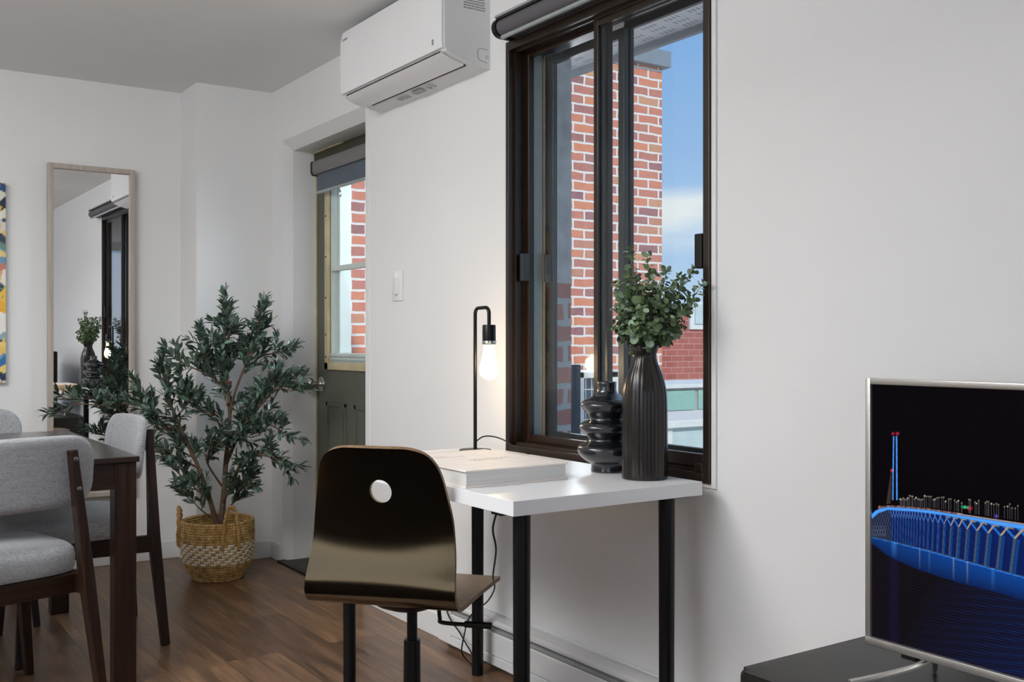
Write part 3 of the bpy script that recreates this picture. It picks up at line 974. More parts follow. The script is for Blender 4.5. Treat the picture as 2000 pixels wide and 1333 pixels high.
# flap: thin curved blade under the outlet
fl = [(1.707, 2.047), (1.724, 2.036), (1.752, 2.026), (1.796, 2.0165), (1.797, 2.0225), (1.752, 2.034), (1.724, 2.043), (1.709, 2.051)]
obj('louver_flap', prism(B(), fl, 'Y', AY0 + .028, AY1 - .01), M_plastic, ac, smooth=True)
obj('air_slot', prism(B(), [(1.797, 2.0245), (1.807, 2.0225), (1.807, 2.0175), (1.797, 2.0195)], 'Y', AY0 + .03, AY1 - .06), M_dark, ac)
obj('indicator', BX(1.6955, 1.698, AY0 + .058, AY0 + .068, 2.078, 2.097, 0.0008), M_grey, ac)
t = text_bm('DAIKIN', 0.014, 0.0002)
t.transform(Matrix.Translation((1.6965, AY1 - .015, 2.262)) @ Matrix(((0, 0, -1, 0), (-1, 0, 0, 0), (0, 1, 0, 0), (0, 0, 0, 1))))
obj('badge', t, M_grey, ac)
# rating text printed on the side cheek
t = B()
rr = random.Random(3)
for row in range(8):
    x = 1.780
    z = 2.262 - row * 0.0085
    while x < 1.862:
        w = rr.uniform(0.003, 0.010)
        box(t, x, min(x + w, 1.866), AY0 - 0.0004, AY0 + .0005, z, z + 0.0042)
        x += w + 0.002
obj('rating_print', t, M_grey, ac)
bm = B()
pts = [(WX - .012, 2.075), (WX - .042, 2.077), (WX - .050, 2.068), (WX - .050, 2.045), (WX - .042, 2.036), (WX - .012, 2.030)]
tube(bm, [(p[0], AY0 - .0002, p[1]) for p in pts], 0.0009, 6)
obj('knockout', bm, M_grey, ac)
bm = lathe(B(), [(0.0055, 0), (0.0055, 0.002)], (0, 0, 0), 14)
bm.transform(Matrix.Translation((WX - .014, AY0 + .001, 2.050)) @ Matrix.Rotation(R(90), 4, 'X'))
obj('screw_hole', bm, M_dark, ac)
M_lab = mat('pale_label', '#a5a5a4', 0.6)
for y, w in ((3.30, .07), (3.23, .008), (3.26, .008), (3.42, .008), (3.45, .008), (3.48, .008)):
    obj('warning_label', BX(1.822, 1.85, y, y + w, 2.0095, 2.0125), M_lab, ac)

# ------------------------------------------------------------------ light switch
sw = thing('light_switch', 'white rocker dimmer switch on the wall between the door and the window', 'light switch', (WX, 3.592, 1.305))
obj('cover_plate', BX(WX - .007, WX, 3.550, 3.634, 1.246, 1.364, 0.003), M_plastic, sw, smooth=True)
obj('rocker', BX(WX - .011, WX - .006, 3.575, 3.609, 1.272, 1.338, 0.002), M_trim, sw, smooth=True)
obj('slider', BX(WX - .0125, WX - .010, 3.583, 3.601, 1.268, 1.271, 0.0005), M_liner, sw)

# ------------------------------------------------------------------ electric baseboard heater
ht = thing('baseboard_heater', 'long white electric baseboard heater under the desk along the wall', 'heater', (1.85, 2.0, 0.02))
hy0, hy1 = 0.95, 3.178
hx = 1.828
bm = B()
prism(bm, [(WX, .024), (hx, .024), (hx, .048), (hx + .004, .048), (hx + .02, .06), (WX, .06)], 'Y', hy0, hy1)
prism(bm, [(WX - .012, .058), (hx, .058), (hx, .126), (hx + .004, .130), (hx + .006, .130), (hx + .006, .062), (WX - .012, .062)], 'Y', hy0, hy1)
prism(bm, [(WX, .152), (hx + .002, .152), (hx, .156), (hx, .163), (hx + .01, .168), (WX, .170)], 'Y', hy0, hy1)
prism(bm, [(WX, .03), (WX - .006, .03), (WX - .006, .165), (WX, .165)], 'Y', hy0, hy1)
obj('casing', bm, M_trim, ht)
for y in (hy1 - .085, hy0):
    obj('end_cover', BX(hx - .001, WX - .002, y, y + .085, .024, .168, 0.002), M_trim, ht)
bm = B()
prism(bm, [(hx + .012, .128), (hx + .03, .150), (hx + .032, .150), (hx + .014, .128)], 'Y', hy0 + .085, hy1 - .085)
prism(bm, [(hx + .006, .046), (hx + .03, .060), (hx + .032, .059), (hx + .008, .045)], 'Y', hy0 + .085, hy1 - .085)
obj('grille', bm, mat('heater_grille', '#a3a3a0', 0.5, metal=0.3), ht)
bm = B()
y = hy0 + .1
while y < hy1 - .1:
    box(bm, hx + .020, hx + .0285, y, y + .012, .1485, .1515)
    y += 0.035
tag(obj('vent_holes', bm, M_dark, ht), kind='stuff')
# white cable along the top of the heater
pts = [(WX - .004, y, 0.176 + 0.003 * math.sin(y * 3.1)) for y in [3.17 - 0.11 * i for i in range(20)]]
tag(obj('wall_cable', tube(B(), pts, 0.0035, 8, smooth_n=3), M_trim, smooth=True),
    'thin white cable running along the wall just above the baseboard heater', 'cable')

# ------------------------------------------------------------------ mirror and painting
mr = thing('wall_mirror', 'tall narrow mirror in a pale wooden frame hanging on the back wall', 'mirror', (1.077, BY - .02, 0.34), rotz=R(0.3))
hw = 0.197
mzb, mzt = 0.0, 1.585
bm = B()
for (a, b, c, d) in ((-hw, -hw + .024, mzb, mzt), (hw - .024, hw, mzb, mzt), (-hw + .024, hw - .024, mzb, mzb + .024), (-hw + .024, hw - .024, mzt - .024, mzt)):
    box(bm, a, b, -.022, .012, c, d, 0.003)
obj('mirror_frame', bm, M_frame, mr, local=True)
obj('mirror_glass', BX(-hw + .022, hw - .022, -.006, .004, mzb + .022, mzt - .022), M_mirror, mr, local=True)

rnd = random.Random(11)
PC = ['#4a6688', '#3a4a5c', '#e8e1d2', '#e9c56a', '#f0e9dd', '#dda685', '#6d9ab8', '#e6d6ae', '#6f8f80', '#f4efe6', '#c98070', '#efd07a', '#8fa8b8', '#ece6dc']
seeds = [(rnd.random(), rnd.random(), rnd.uniform(0.3, 1.6), lin(PC[rnd.randrange(len(PC))])) for _ in range(420)]
seeds += [(0.99, 0.97, 0.35, lin('#2b4f7d')), (0.985, 0.90, 0.5, lin('#1d2f45')), (0.97, 0.88, 2.0, lin('#e9b83a')), (0.99, 0.80, .4, lin('#d9d7d2')),
          (0.99, 0.44, .4, lin('#f0c14a')), (0.98, 0.40, .5, lin('#eeb03a')), (0.99, 0.52, .4, lin('#efe6da')), (0.99, 0.30, .35, lin('#efe9e2')),
          (0.99, 0.20, .6, lin('#33576a')), (0.99, 0.12, .4, lin('#2f6fa5')), (0.985, 0.04, .5, lin('#1c3350'))]
pw, ph = 0.60, 0.915
px0, pz0 = 0.702 - pw, 0.898
NX, NZ = 110, 160
bm = B()
cl = bm.loops.layers.float_color.new('picture')
grid = []
cell = {}
for i in range(NX + 1):
    for j in range(NZ + 1):
        u = i / NX; v = j / NZ
        uu = u + 0.02 * math.sin(v * 40 + 5 * u); vv = v + 0.012 * math.sin(u * 33 + v * 17)
        best = min(seeds, key=lambda s: ((s[0] - uu) * pw) ** 2 * s[2] + ((s[1] - vv) * ph) ** 2 * s[2] * 1.3)
        cell[i, j] = best[3]
vs = {(i, j): bm.verts.new((px0 + pw * i / NX, BY - .0365, pz0 + ph * j / NZ)) for i in range(NX + 1) for j in range(NZ + 1)}
for i in range(NX):
    for j in range(NZ):
        f = bm.faces.new((vs[i, j], vs[i + 1, j], vs[i + 1, j + 1], vs[i, j + 1]))
        for l, kk in zip(f.loops, ((i, j), (i + 1, j), (i + 1, j + 1), (i, j + 1))): l[cl] = cell[kk]
pt = thing('painting', 'colourful abstract canvas in blue, yellow and white at the left edge', 'painting', (px0 + pw / 2, BY, pz0))
obj('painted_face', bm, M_paint, pt)
obj('canvas', BX(px0, px0 + pw, BY - .036, BY - .001, pz0, pz0 + ph, 0.001), mat('canvas_edge', '#d9d6cf', 0.8), pt)
M_bolt = mat('dark_bolt', (0.20, 0.18, 0.17), 0.35, metal=1.0)

# ================================================================== DINING SIDE
def dining_chair():
    t = thing('dining_chair', None, 'chair', (0, 0, 0))
    # seat cushion: rounded trapezoid, slightly domed
    bm = B()
    n = 48
    def outline(s, k=1.0):
        pts = []
        for i in range(n):
            a = 2 * math.pi * i / n
            ca, sa = math.cos(a), math.sin(a)
            e = 0.42
            x = 0.238 * math.copysign(abs(ca) ** e, ca)
            y = 0.215 * math.copysign(abs(sa) ** e, sa)
            x *= (1.0 + 0.05 * (y / 0.215))
            pts.append((x * s * k, y * s + 0.0))
        return pts
    layers = [(0.90, 0.394), (0.975, 0.398), (1.0, 0.412), (1.0, 0.445), (0.985, 0.462), (0.93, 0.474), (0.75, 0.480), (0.4, 0.483)]
    rings = [[bm.verts.new((p[0], p[1], z)) for p in outline(s)] for s, z in layers]
    for a, b in zip(rings, rings[1:]):
        for i in range(n): bm.faces.new((a[i], a[(i + 1) % n], b[(i + 1) % n], b[i]))
    bm.faces.new(rings[0]); bm.faces.new(rings[-1])
    obj('seat', bm, M_fab, t, smooth=True, local=True)
    # apron ring under the seat
    bm = B()
    for (x0, x1, y0, y1) in ((-.205, .205, .155, .178), (-.205, .205, -.205, -.182), (-.215, -.192, -.26, .175), (.192, .215, -.26, .175)):
        box(bm, x0, x1, y0, y1, .335, .394, .003)
    obj('seat_frame', bm, M_dwoodx, t, local=True)
    # backrest: curved upholstered panel, wraps forward at the ends
    bm = B()
    W, Hh, th = 0.485, 0.213, 0.034
    NXb, NZb = 22, 12
    r = 0.075
    def pos(u, v, side, shrink=0.0):
        # u,v in -1..1 mapped to rounded rect
        x = u * (W / 2 - shrink); z = v * (Hh / 2 - shrink)
        cx = W / 2 - shrink - r; cz = Hh / 2 - shrink - r
        ax, az = abs(x), abs(z)
        if ax > cx and az > cz:
            dx, dz = ax - cx, az - cz
            L = max(dx, dz); d = math.hypot(dx, dz)
            if d > 0: dx, dz = dx * L / d, dz * L / d
            x = math.copysign(cx + dx, x); z = math.copysign(cz + dz, z)
        yb = -0.240 + 0.55 * x * x - 0.10 * z
        return Vector((x, yb + side * th / 2, 0.705 + z - 0.10 * abs(x) ** 2))
    faces = {}
    grids = {}
    for side in (-1, 1):
        g = {}
        for i in range(NXb + 1):
            for j in range(NZb + 1):
                u = -1 + 2 * i / NXb; v = -1 + 2 * j / NZb
                g[i, j] = bm.verts.new(pos(u, v, side * 1.0, 0.010))
        grids[side] = g
        for i in range(NXb):
            for j in range(NZb):
                bm.faces.new((g[i, j], g[i + 1, j], g[i + 1, j + 1], g[i, j + 1]))
    per = [(i, 0) for i in range(NXb)] + [(NXb, j) for j in range(NZb)] + [(i, NZb) for i in range(NXb, 0, -1)] + [(0, j) for j in range(NZb, 0, -1)]
    mids = []
    for side in (-0.6, 0.6):
        mids.append([bm.verts.new(pos(-1 + 2 * i / NXb, -1 + 2 * j / NZb, side, 0.0)) for i, j in per])
    seq = [[grids[-1][k] for k in per], mids[0], mids[1], [grids[1][k] for k in per]]
    m = len(per)
    for a, b in zip(seq, seq[1:]):
        for i in range(m): bm.faces.new((a[i], a[(i + 1) % m], b[(i + 1) % m], b[i]))
    br = obj('backrest', bm, M_fab, t, smooth=True, local=True, angle=80)
    # seams
    bm = B()
    pts = [tuple(pos(1.0 if False else 0.78, v, 1.0, 0.010) + Vector((0, .001, 0))) for v in [-0.95 + 1.9 * k / 12 for k in range(13)]]
    tube(bm, pts, 0.0016, 6)
    obj('seam', bm, M_fab, br, local=True)
    for s in (-1, 1):
        # back leg: one raked tapered post from floor to backrest
        bm = beam(B(), (s * .228, -.300, 0), (s * .192, -.268, .40), .026, .030, .036, .040, (1, 0, 0))
        beam(bm, (s * .194, -.269, .38), (s * .152, -.264, .768), .036, .040, .024, .024, (1, 0, 0))
        bl_ = obj('leg', bm, M_dwood, t, local=True)
        for z in (0.742, 0.655):
            k = (z - .38) / (.768 - .38)
            c = lathe(B(), [(0.008, 0), (0.0075, 0.003), (0.004, 0.005)], (0, 0, 0), 14, closed_top=True)
            c.transform(Matrix.Translation((s * (.194 - .042 * k), -.269 + .005 * k - .020 + .008 * k, z)) @ Matrix.Rotation(R(90), 4, 'X'))
            obj('bolt', c, M_bolt, bl_, smooth=True, local=True)
        bm = beam(B(), (s * .238, .178, 0), (s * .200, .158, .392), .024, .026, .036, .040, (1, 0, 0))
        obj('leg', bm, M_dwood, t, local=True)
    return t


GR = 'grey upholstered chairs around the dining table'
ch = dining_chair()
ch['group'] = GR
spots = [((0.387, 3.409, 0), R(17), 'grey fabric dining chair nearest the viewer, its back to us, before the table'),
         ((0.722, 3.96, 0), R(90), 'grey fabric dining chair pushed in at the right end of the table, beside the plant'),
         ((0.445, 4.43, 0), R(180), 'grey fabric dining chair on the far side of the table, under the painting')]
for i, (p, rz, lb) in enumerate(spots):
    c = ch if i == 0 else copy_tree(ch)
    c.location = p
    c.rotation_euler = (0, 0, rz)
    c['label'] = lb

tb = thing('dining_table', 'dark walnut dining table with square legs and four-sided apron', 'table', (0.0, 3.9, 0))
tx0, tx1, ty0, ty1, tz = -0.75, 0.832, 3.325, 4.46, 0.725
obj('tabletop', BX(tx0, tx1, ty0, ty1, tz - .018, tz, 0.0025), M_ttop, tb)
bm = B()
for (a, b, c, d) in ((tx0 + .06, tx1 - .06, ty0 + .014, ty0 + .036), (tx0 + .06, tx1 - .06, ty1 - .036, ty1 - .014), (tx1 - .036, tx1 - .014, ty0 + .06, ty1 - .06), (tx0 + .014, tx0 + .036, ty0 + .06, ty1 - .06)):
    box(bm, a, b, c, d, .625, tz - .018, 0.002)
obj('apron', bm, M_dwoodx, tb)
for lx in (tx0 + .008, tx1 - .074):
    for ly in (ty0 + .008, ty1 - .074):
        obj('leg', BX(lx, lx + .066, ly, ly + .066, 0, tz - .018, 0.003), M_dwood, tb)

# ------------------------------------------------------------------ basket and olive tree
BC = Vector((1.515, 4.665, 0))
bk = thing('basket', 'round woven seagrass basket with a white zigzag band, on the floor', 'basket', BC, rotz=0.3)
rad = [(0.0, 0.112), (0.02, 0.118), (0.05, 0.140), (0.085, 0.156), (0.13, 0.163), (0.20, 0.163), (0.275, 0.161)]
def rat(z):
    for (z0, r0), (z1, r1) in zip(rad, rad[1:]):
        if z <= z1: return r0 + (r1 - r0) * (z - z0) / (z1 - z0)
    return rad[-1][1]
prof = [(0.001, 0.0)]
ncoil = 23
ch_ = 0.0117
for k in range(ncoil):
    for f in (0.0, 0.25, 0.5, 0.75):
        z = (k + f) * ch_
        prof.append((rat(z) + 0.0035 * math.sin(f * math.pi), z))
ztop = ncoil * ch_
prof += [(rat(ztop) - .004, ztop + .002), (rat(ztop) - .012, ztop - .002)]
for k in range(5):
    for f in (0.0, 0.5):
        z = ztop - (k + f) * ch_
        prof.append((rat(z) - .012 - 0.003 * math.sin(f * math.pi), z))
obj('basket_body', lathe(B(), prof, (0, 0, 0), 96), M_basket, bk, smooth=True, local=True)
obj('moss_fill', lathe(B(), [(0.147, 0.215), (0.12, 0.222), (0.06, 0.226), (0.002, 0.228)], (0, 0, 0), 32), mat('dark_fill', '#4a3620', 0.95, var=0.4, scale=40, bump=1.0), bk, smooth=True, local=True)
def handle(phi, spread, hgt):
    bm = B()
    for off in (-0.005, 0.005):
        pts = []
        for i in range(33):
            t_ = i / 32
            a = phi + spread * (-1 + 2 * t_)
            arch = math.sin(math.pi * t_) ** 0.55
            z = 0.155 + (ztop + hgt - 0.155) * arch
            rr = rat(min(z, ztop)) + 0.010 + off * 0.6
            aa = phi + spread * math.copysign(abs(-1 + 2 * t_) ** 0.75, (-1 + 2 * t_))
            tw = 0.0032 * math.sin(t_ * 60 + (0 if off < 0 else math.pi))
            pts.append((rr * math.cos(aa) + tw, rr * math.sin(aa), z + off * 0.9))
        tube(bm, pts, 0.0062, 8)
    return bm
# handle facing the viewer and to the right, the other one opposite
obj('handle', handle(R(-115) + .46 - .3, 0.22, 0.075), M_rope, bk, smooth=True, local=True)
obj('handle', handle(R(155) - .3, 0.22, 0.055), M_rope, bk, smooth=True, local=True)

FW = Vector((math.sin(CAM_A), math.cos(CAM_A), 0)); RT = Vector((math.cos(CAM_A), -math.sin(CAM_A), 0))
def tp(a, z, d=0.0):
    """point of the tree: a = metres to the right of its trunk, z = height, d = metres deeper"""
    return Vector((BC.x, BC.y, 0)) + RT * a + FW * d + Vector((0, 0, z))
# px -> local tree coordinates were read off once: 1 px = 2.35 mm, trunk foot at px 440
def q(px, py, d=0.0):
    s = 2.36e-3 * (1 + d / 4.72)
    return tp((px - 440) * s, CAM_H + (668 - py) * s, d)

tree = thing('olive_tree', 'leafy artificial olive tree with slim brown stems standing in the woven basket', 'potted tree', (BC.x, BC.y, 0.22))
br = []   # (points, r0, r1, leaf_start)
br.append(([q(438, 1025), q(425, 975, -.01), q(405, 915, -.02), q(385, 868, -.03), q(365, 815, -.05), q(345, 765, -.05), q(338, 718, -.05)], .013, .0025, .38))
br.append(([q(446, 1025), q(452, 960), q(456, 900), q(461, 850), q(463, 800), q(458, 740), q(456, 680), q(454, 640), q(457, 605)], .015, .002, .50))
br.append(([q(463, 815), q(475, 770, -.02), q(492, 730, -.04), q(512, 690, -.05), q(524, 650, -.05), q(530, 612, -.05)], .007, .002, .40))
br.append(([q(492, 730), q(515, 700, .03), q(545, 690, .05), q(575, 685, .05)], .005, .002, .2))
br.append(([q(457, 905), q(480, 865, -.05), q(510, 825, -.10), q(540, 790, -.12), q(570, 760, -.12), q(600, 765, -.13)], .009, .002, .25))
br.append(([q(510, 825, -.1), q(540, 825, -.12), q(570, 835, -.14), q(592, 850, -.15)], .005, .002, .1))
br.append(([q(448, 985), q(470, 955, -.06), q(495, 915, -.12), q(530, 890, -.18), q(570, 893, -.22), q(600, 905, -.24)], .007, .002, .3))
br.append(([q(530, 800, -.1), q(545, 770, -.1), q(565, 745, -.12), q(585, 745, -.12)], .004, .0015, .1))
br.append(([q(405, 915, -.02), q(375, 895, -.08), q(345, 885, -.12), q(318, 880, -.14)], .006, .002, .15))
br.append(([q(385, 868, -.03), q(350, 840, -.08), q(325, 805, -.12), q(312, 790, -.14)], .006, .002, .15))
br.append(([q(385, 868, -.03), q(340, 835, .0), q(300, 800, .02), q(270, 790, .0), q(225, 792, -.04), q(170, 790, -.06), q(140, 805, -.08)], .006, .0018, .25))
br.append(([q(365, 815, -.05), q(388, 790, -.06), q(392, 775, -.06), q(385, 760, -.06)], .004, .0015, .1))
br.append(([q(456, 840), q(436, 815, -.05), q(412, 795, -.08), q(400, 785, -.1)], .004, .0015, .1))
br.append(([q(459, 760), q(440, 720, .03), q(420, 690, .05), q(408, 665, .05)], .005, .0018, .2))
br.append(([q(459, 760), q(430, 735, -.05), q(395, 715, -.09), q(365, 698, -.1)], .005, .0018, .2))
br.append(([q(458, 720), q(480, 690, .02), q(498, 665, .04), q(512, 655, .04)], .004, .0018, .1))
br.append(([q(457, 700), q(435, 670, .0), q(425, 680, .0)], .004, .0018, .1))
br.append(([q(448, 950), q(432, 905, -.10), q(440, 880, -.14), q(450, 868, -.16)], .005, .002, .3))
br.append(([q(430, 985), q(410, 960, -.06), q(385, 935, -.08), q(365, 915, -.1)], .005, .002, .1))
br.append(([q(425, 1010), q(412, 995, -.05), q(398, 978, -.07), q(390, 972, -.08)], .004, .0015, .3))
br.append(([q(440, 1010), q(470, 985, -.02), q(480, 962, -.04), q(486, 955, -.04)], .004, .0015, .3))
br.append(([q(461, 850), q(490, 850, -.1), q(520, 855, -.16), q(545, 850, -.2)], .005, .0018, .1))
br.append(([q(470, 800), q(500, 790, .08), q(525, 775, .1), q(540, 740, .1)], .005, .0018, .2))
br.append(([q(447, 690), q(470, 660, -.08), q(480, 650, -.1)], .004, .0018, .0))
br.append(([q(300, 800, .02), q(290, 775, .03), q(287, 770, .03)], .003, .0015, .0))
br.append(([q(480, 965, -.02), q(505, 945, -.08), q(520, 948, -.12)], .004, .0015, .0))
bm = B()
for pts, r0, r1, ls in br:
    tube(bm, pts, [r0, r1], 8, smooth_n=5)

rl = random.Random(5)
def leaf(bm, p, d, L, W, nrm, mi, curl=0.15):
    d = d.normalized()
    s = d.cross(nrm)
    if s.length < 1e-3: s = d.cross(Vector((1, 0, 0)))
    s.normalize(); n = s.cross(d)
    a = bm.verts.new(p)
    v = []
    for t_, w, up in ((.28, .85, .10), (.55, 1.0, .14), (.80, .62, .08)):
        c = p + d * L * t_ + n * L * (curl * t_ * (1 - t_))
        v.append((bm.verts.new(c - s * W * w / 2 + n * W * .18), bm.verts.new(c), bm.verts.new(c + s * W * w / 2 + n * W * .18)))
    e_ = bm.verts.new(p + d * L - n * L * curl * .3)
    fs = [bm.faces.new((a, v[0][1], v[0][0])), bm.faces.new((a, v[0][2], v[0][1]))]
    for x, y in zip(v, v[1:]):
        fs.append(bm.faces.new((x[0], x[1], y[1], y[0]))); fs.append(bm.faces.new((x[1], x[2], y[2], y[1])))
    fs.append(bm.faces.new((v[2][0], v[2][1], e_))); fs.append(bm.faces.new((v[2][1], v[2][2], e_)))
    for f in fs: f.material_index = mi
lf = B()
fruit = []
def rv(r_): return Vector((r_.uniform(-1, 1), r_.uniform(-1, 1), r_.uniform(-1, 1)))
for bi, (pts, r0, r1, ls) in enumerate(br):
    P = spline([Vector(p) for p in pts], 8)
    n0 = int(len(P) * ls)
    ltot = sum((P[i + 1] - P[i]).length for i in range(len(P) - 1))
    nt_ = max(2, int(ltot * (1 - ls) / (0.0225 if bi != 10 else 0.042)))
    for k in range(nt_ + 1):
        i = n0 + int((len(P) - 2 - n0) * k / max(1, nt_))
        p = P[i]; d = (P[i + 1] - P[i]).normalized()
        # a twig with paired leaves
        last = (k == nt_)
        td = (d * (1.2 if last else 0.75) + rv(rl) * (0.15 if last else 0.8) + Vector((0, 0, .30))).normalized()
        tl = rl.uniform(.05, .10)
        if bi == 10: tl *= .6
        tip = p + td * tl
        # keep the crown clear of the wall behind
        if tip.x > 1.83: tip.x = 1.83
        if tip.y > 4.90 and tip.x > 1.46: tip.y = 4.90
        tube(bm, [p, p + (tip - p) * .5 + rv(rl) * .004, tip], [.0016, .0009], 5)
        nn = 5 if not last else 6
        for j in range(nn):
            t_ = (j + .6) / nn
            o_ = p + (tip - p) * t_
            for sg in (-1, 1):
                sidev = td.cross(rv(rl)).normalized()
                ld = (td * .85 + sidev * sg * .8 + Vector((0, 0, .12)) + rv(rl) * .15)
                L = rl.uniform(.042, .066)
                e1 = o_ + ld.normalized() * L
                if (e1.x > 1.872) or (e1.y > 4.94 and e1.x > 1.49) or e1.y > 5.18: continue
                leaf(lf, o_, ld, L, rl.uniform(.015, .0205), Vector((0, 0, 1)) + rv(rl) * .7, 1 if rl.random() < .13 else 0)
        e1 = tip + td * .045
        if not ((e1.x > 1.872) or (e1.y > 4.94 and e1.x > 1.49)):
            leaf(lf, tip, td, .045, .012, Vector((0, 0, 1)) + rv(rl) * .5, 0)
        if rl.random() < 0.09: fruit.append(p + rv(rl) * .015)
obj('stems', bm, M_bark, tree, smooth=True)
obj('foliage', lf, [M_leaf, M_leaf2], tree)
for p in fruit[:12]:
    t = lathe(B(), smooth_prof([(0.0005, -0.009), (0.005, -0.006), (0.0065, 0), (0.005, 0.006), (0.0005, 0.009)], 3), p, 12)
    obj('olive', t, M_olivef, tree, smooth=True)

# ================================================================== DESK AND WHAT STANDS ON IT
DT = 0.735
dk = thing('desk', 'plain white desk top on four round black legs against the wall', 'desk', (1.54, 2.37, 0))
d0x, d1x, d0y, d1y = 1.257, 1.828, 1.857, 2.885
obj('desktop', BX(d0x, d1x, d0y, d1y, DT - .034, DT, 0.0012), M_desk, dk)
for (lx, ly) in ((1.33, 1.931), (1.32, 2.83), (1.752, 1.905), (1.775, 2.83)):
    lg = obj('leg', tube(B(), [(lx, ly, 0.0), (lx, ly, .012), (lx, ly, DT - .034)], [.0185, .0185, .0205], 28), M_black, dk, smooth=True)
    obj('mounting_plate', BX(lx - .04, lx + .04, ly - .04, ly + .04, DT - .0365, DT - .034), M_black, lg)
obj('cable_clip', BX(1.262, 1.282, 1.915, 1.955, DT - .041, DT - .034, 0.001), M_blackp, dk)

# cables under the desk
def wire(name, pts, r, m, label, n=6):
    return tag(obj(name, tube(B(), pts, r, 8, smooth_n=n), m, smooth=True), label, 'cable')
wire('power_cord', [(1.262, 1.932, .699), (1.284, 1.981, .652), (1.339, 2.052, .586), (1.442, 2.224, .479), (1.554, 2.389, .398), (1.673, 2.611, .299), (1.809, 2.881, .198), (1.809, 2.942, .150), (1.785, 2.933, .095),
                    (1.780, 2.937, .044), (1.800, 2.925, .012), (1.805, 2.88, .006), (1.80, 2.855, .006)], .0024, M_blackp,
     'black cord hanging from under the desk and looping down beside its rear leg')
wire('power_cord', [(1.822, 3.15, .19), (1.819, 3.116, .156), (1.817, 3.079, .120), (1.808, 3.001, .093), (1.804, 2.957, .070), (1.81, 2.923, .038), (1.80, 2.875, .012), (1.795, 2.855, .006)], .0024, M_blackp,
     'second black cord crossing the first in front of the end of the heater')

# book
bkx0, bkx1, bky0, bky1 = 1.272, 1.578, 2.082, 2.48
bo = thing('book', 'large cream coffee-table book lying flat on the white desk', 'book', (1.42, 2.28, DT))
h = .042
bm = BX(bkx0, bkx1, bky0, bky1, DT, DT + .004, 0.001)
box(bm, bkx0, bkx1, bky0, bky1, DT + h - .004, DT + h, 0.001)
obj('cover', bm, M_cover, bo)
obj('page_block', BX(bkx0 + .005, bkx1 - .005, bky0 + .005, bky1 - .008, DT + .004, DT + h - .004), M_page, bo)
sp_ = obj('spine', BX(bkx0, bkx1, bky1 - .006, bky1 + .001, DT, DT + h, 0.001), M_spine, bo)
t = text_bm('BAGLEY', 0.033, 0.0003)
t.transform(Matrix.Translation((bkx1 - .055, bky1 + .0012, DT + .009)) @ Matrix(((-1, 0, 0, 0), (0, 0, 1, 0), (0, 1, 0, 0), (0, 0, 0, 1))))
obj('title', t, M_ink, sp_)
t = B()
rr = random.Random(9)
for row, (y, n_) in enumerate(((2.37, 5), (2.35, 8), (2.27, 9), (2.25, 7))):
    x = 1.33 if row < 2 else 1.40
    for i in range(n_):
        w = rr.uniform(.006, .014)
        box(t, x, x + w, y, y + .008, DT + h, DT + h + .0003); x += w + .004
tag(obj('cover_print', t, M_faint, bo), kind='stuff')

# lamp
LX, LY = 1.742, 2.792
lp = thing('table_lamp', 'thin black table lamp with a bare glowing pear-shaped bulb behind the book', 'lamp', (LX, LY, DT))
obj('base', lathe(B(), [(0.050, 0), (0.051, 0.001), (0.051, 0.0035), (0.050, 0.0045), (0.004, 0.0045)], (LX, LY, DT), 40), M_black, lp, smooth=True)
by = LY - .093; bx_ = LX - .007
zt = 1.193
pole = [(LX, LY, DT + .005), (LX, LY, zt - .02)]
for i in range(1, 7):
    a = R(90 * i / 6); pole.append((LX, LY - .02 * (1 - math.cos(a)), zt - .02 + .02 * math.sin(a)))
for i in range(0, 7):
    a = R(90 * i / 6); pole.append((bx_, by + .02 - .02 * math.sin(a), zt - .02 + .02 * math.cos(a)))
pole.append((bx_, by, 1.135))
obj('pole', tube(B(), pole, .0058, 12), M_black, lp, smooth=True)
sk = obj('socket', lathe(B(), [(0.006, 0.062), (0.0205, 0.061), (0.021, 0.059), (0.021, 0.0)], (bx_, by, 1.075), 28)if False else lathe(B(), [(0.0205, 0.0), (0.021, 0.002), (0.021, 0.058), (0.0195, 0.061), (0.003, 0.062)], (bx_, by, 1.077), 28), M_black, lp, smooth=True)
obj('collar_ring', lathe(B(), [(0.0205, 0), (0.0222, .001), (0.0222, 0.009), (0.0205, 0.010)], (bx_, by, 1.079), 28), M_chrome, sk, smooth=True)
bulb = [(0.0175, 0.0), (0.018, -0.012), (0.0205, -0.030), (0.0255, -0.052), (0.0305, -0.072), (0.0310, -0.084), (0.027, -0.098), (0.018, -0.108), (0.006, -0.1125), (0.0004, -0.113)]
M_bulb = emis('bulb_glass', (1.0, 0.82, 0.54), 2.3, 0.50)
M_fil = emis('filament', (1.0, 0.72, 0.38), 60)
bb = obj('bulb', lathe(B(), smooth_prof(bulb, 4), (bx_, by, 1.078), 32), M_bulb, lp, smooth=True)
bm = B()
for k in range(5):
    a = 2 * math.pi * k / 5; a2 = a + 2 * math.pi / 10
    tube(bm, [(bx_ + .006 * math.cos(a), by + .006 * math.sin(a), 1.045), (bx_ + .012 * math.cos(a2), by + .012 * math.sin(a2), 0.992)], .0011, 5)
    tube(bm, [(bx_ + .012 * math.cos(a2), by + .012 * math.sin(a2), 0.992), (bx_ + .006 * math.cos(a + 2 * math.pi / 5), by + .006 * math.sin(a + 2 * math.pi / 5), 1.045)], .0011, 5)
obj('filament', bm, M_fil, bb)
pl = bpy.data.lights.new('lamp_bulb_light', 'POINT'); pl.energy = 3.4; pl.color = (1.0, 0.70, 0.38); pl.shadow_soft_size = 0.028
po = bpy.data.objects.new('lamp_bulb_light', pl); COL.objects.link(po); po.location = (bx_, by, 1.01)
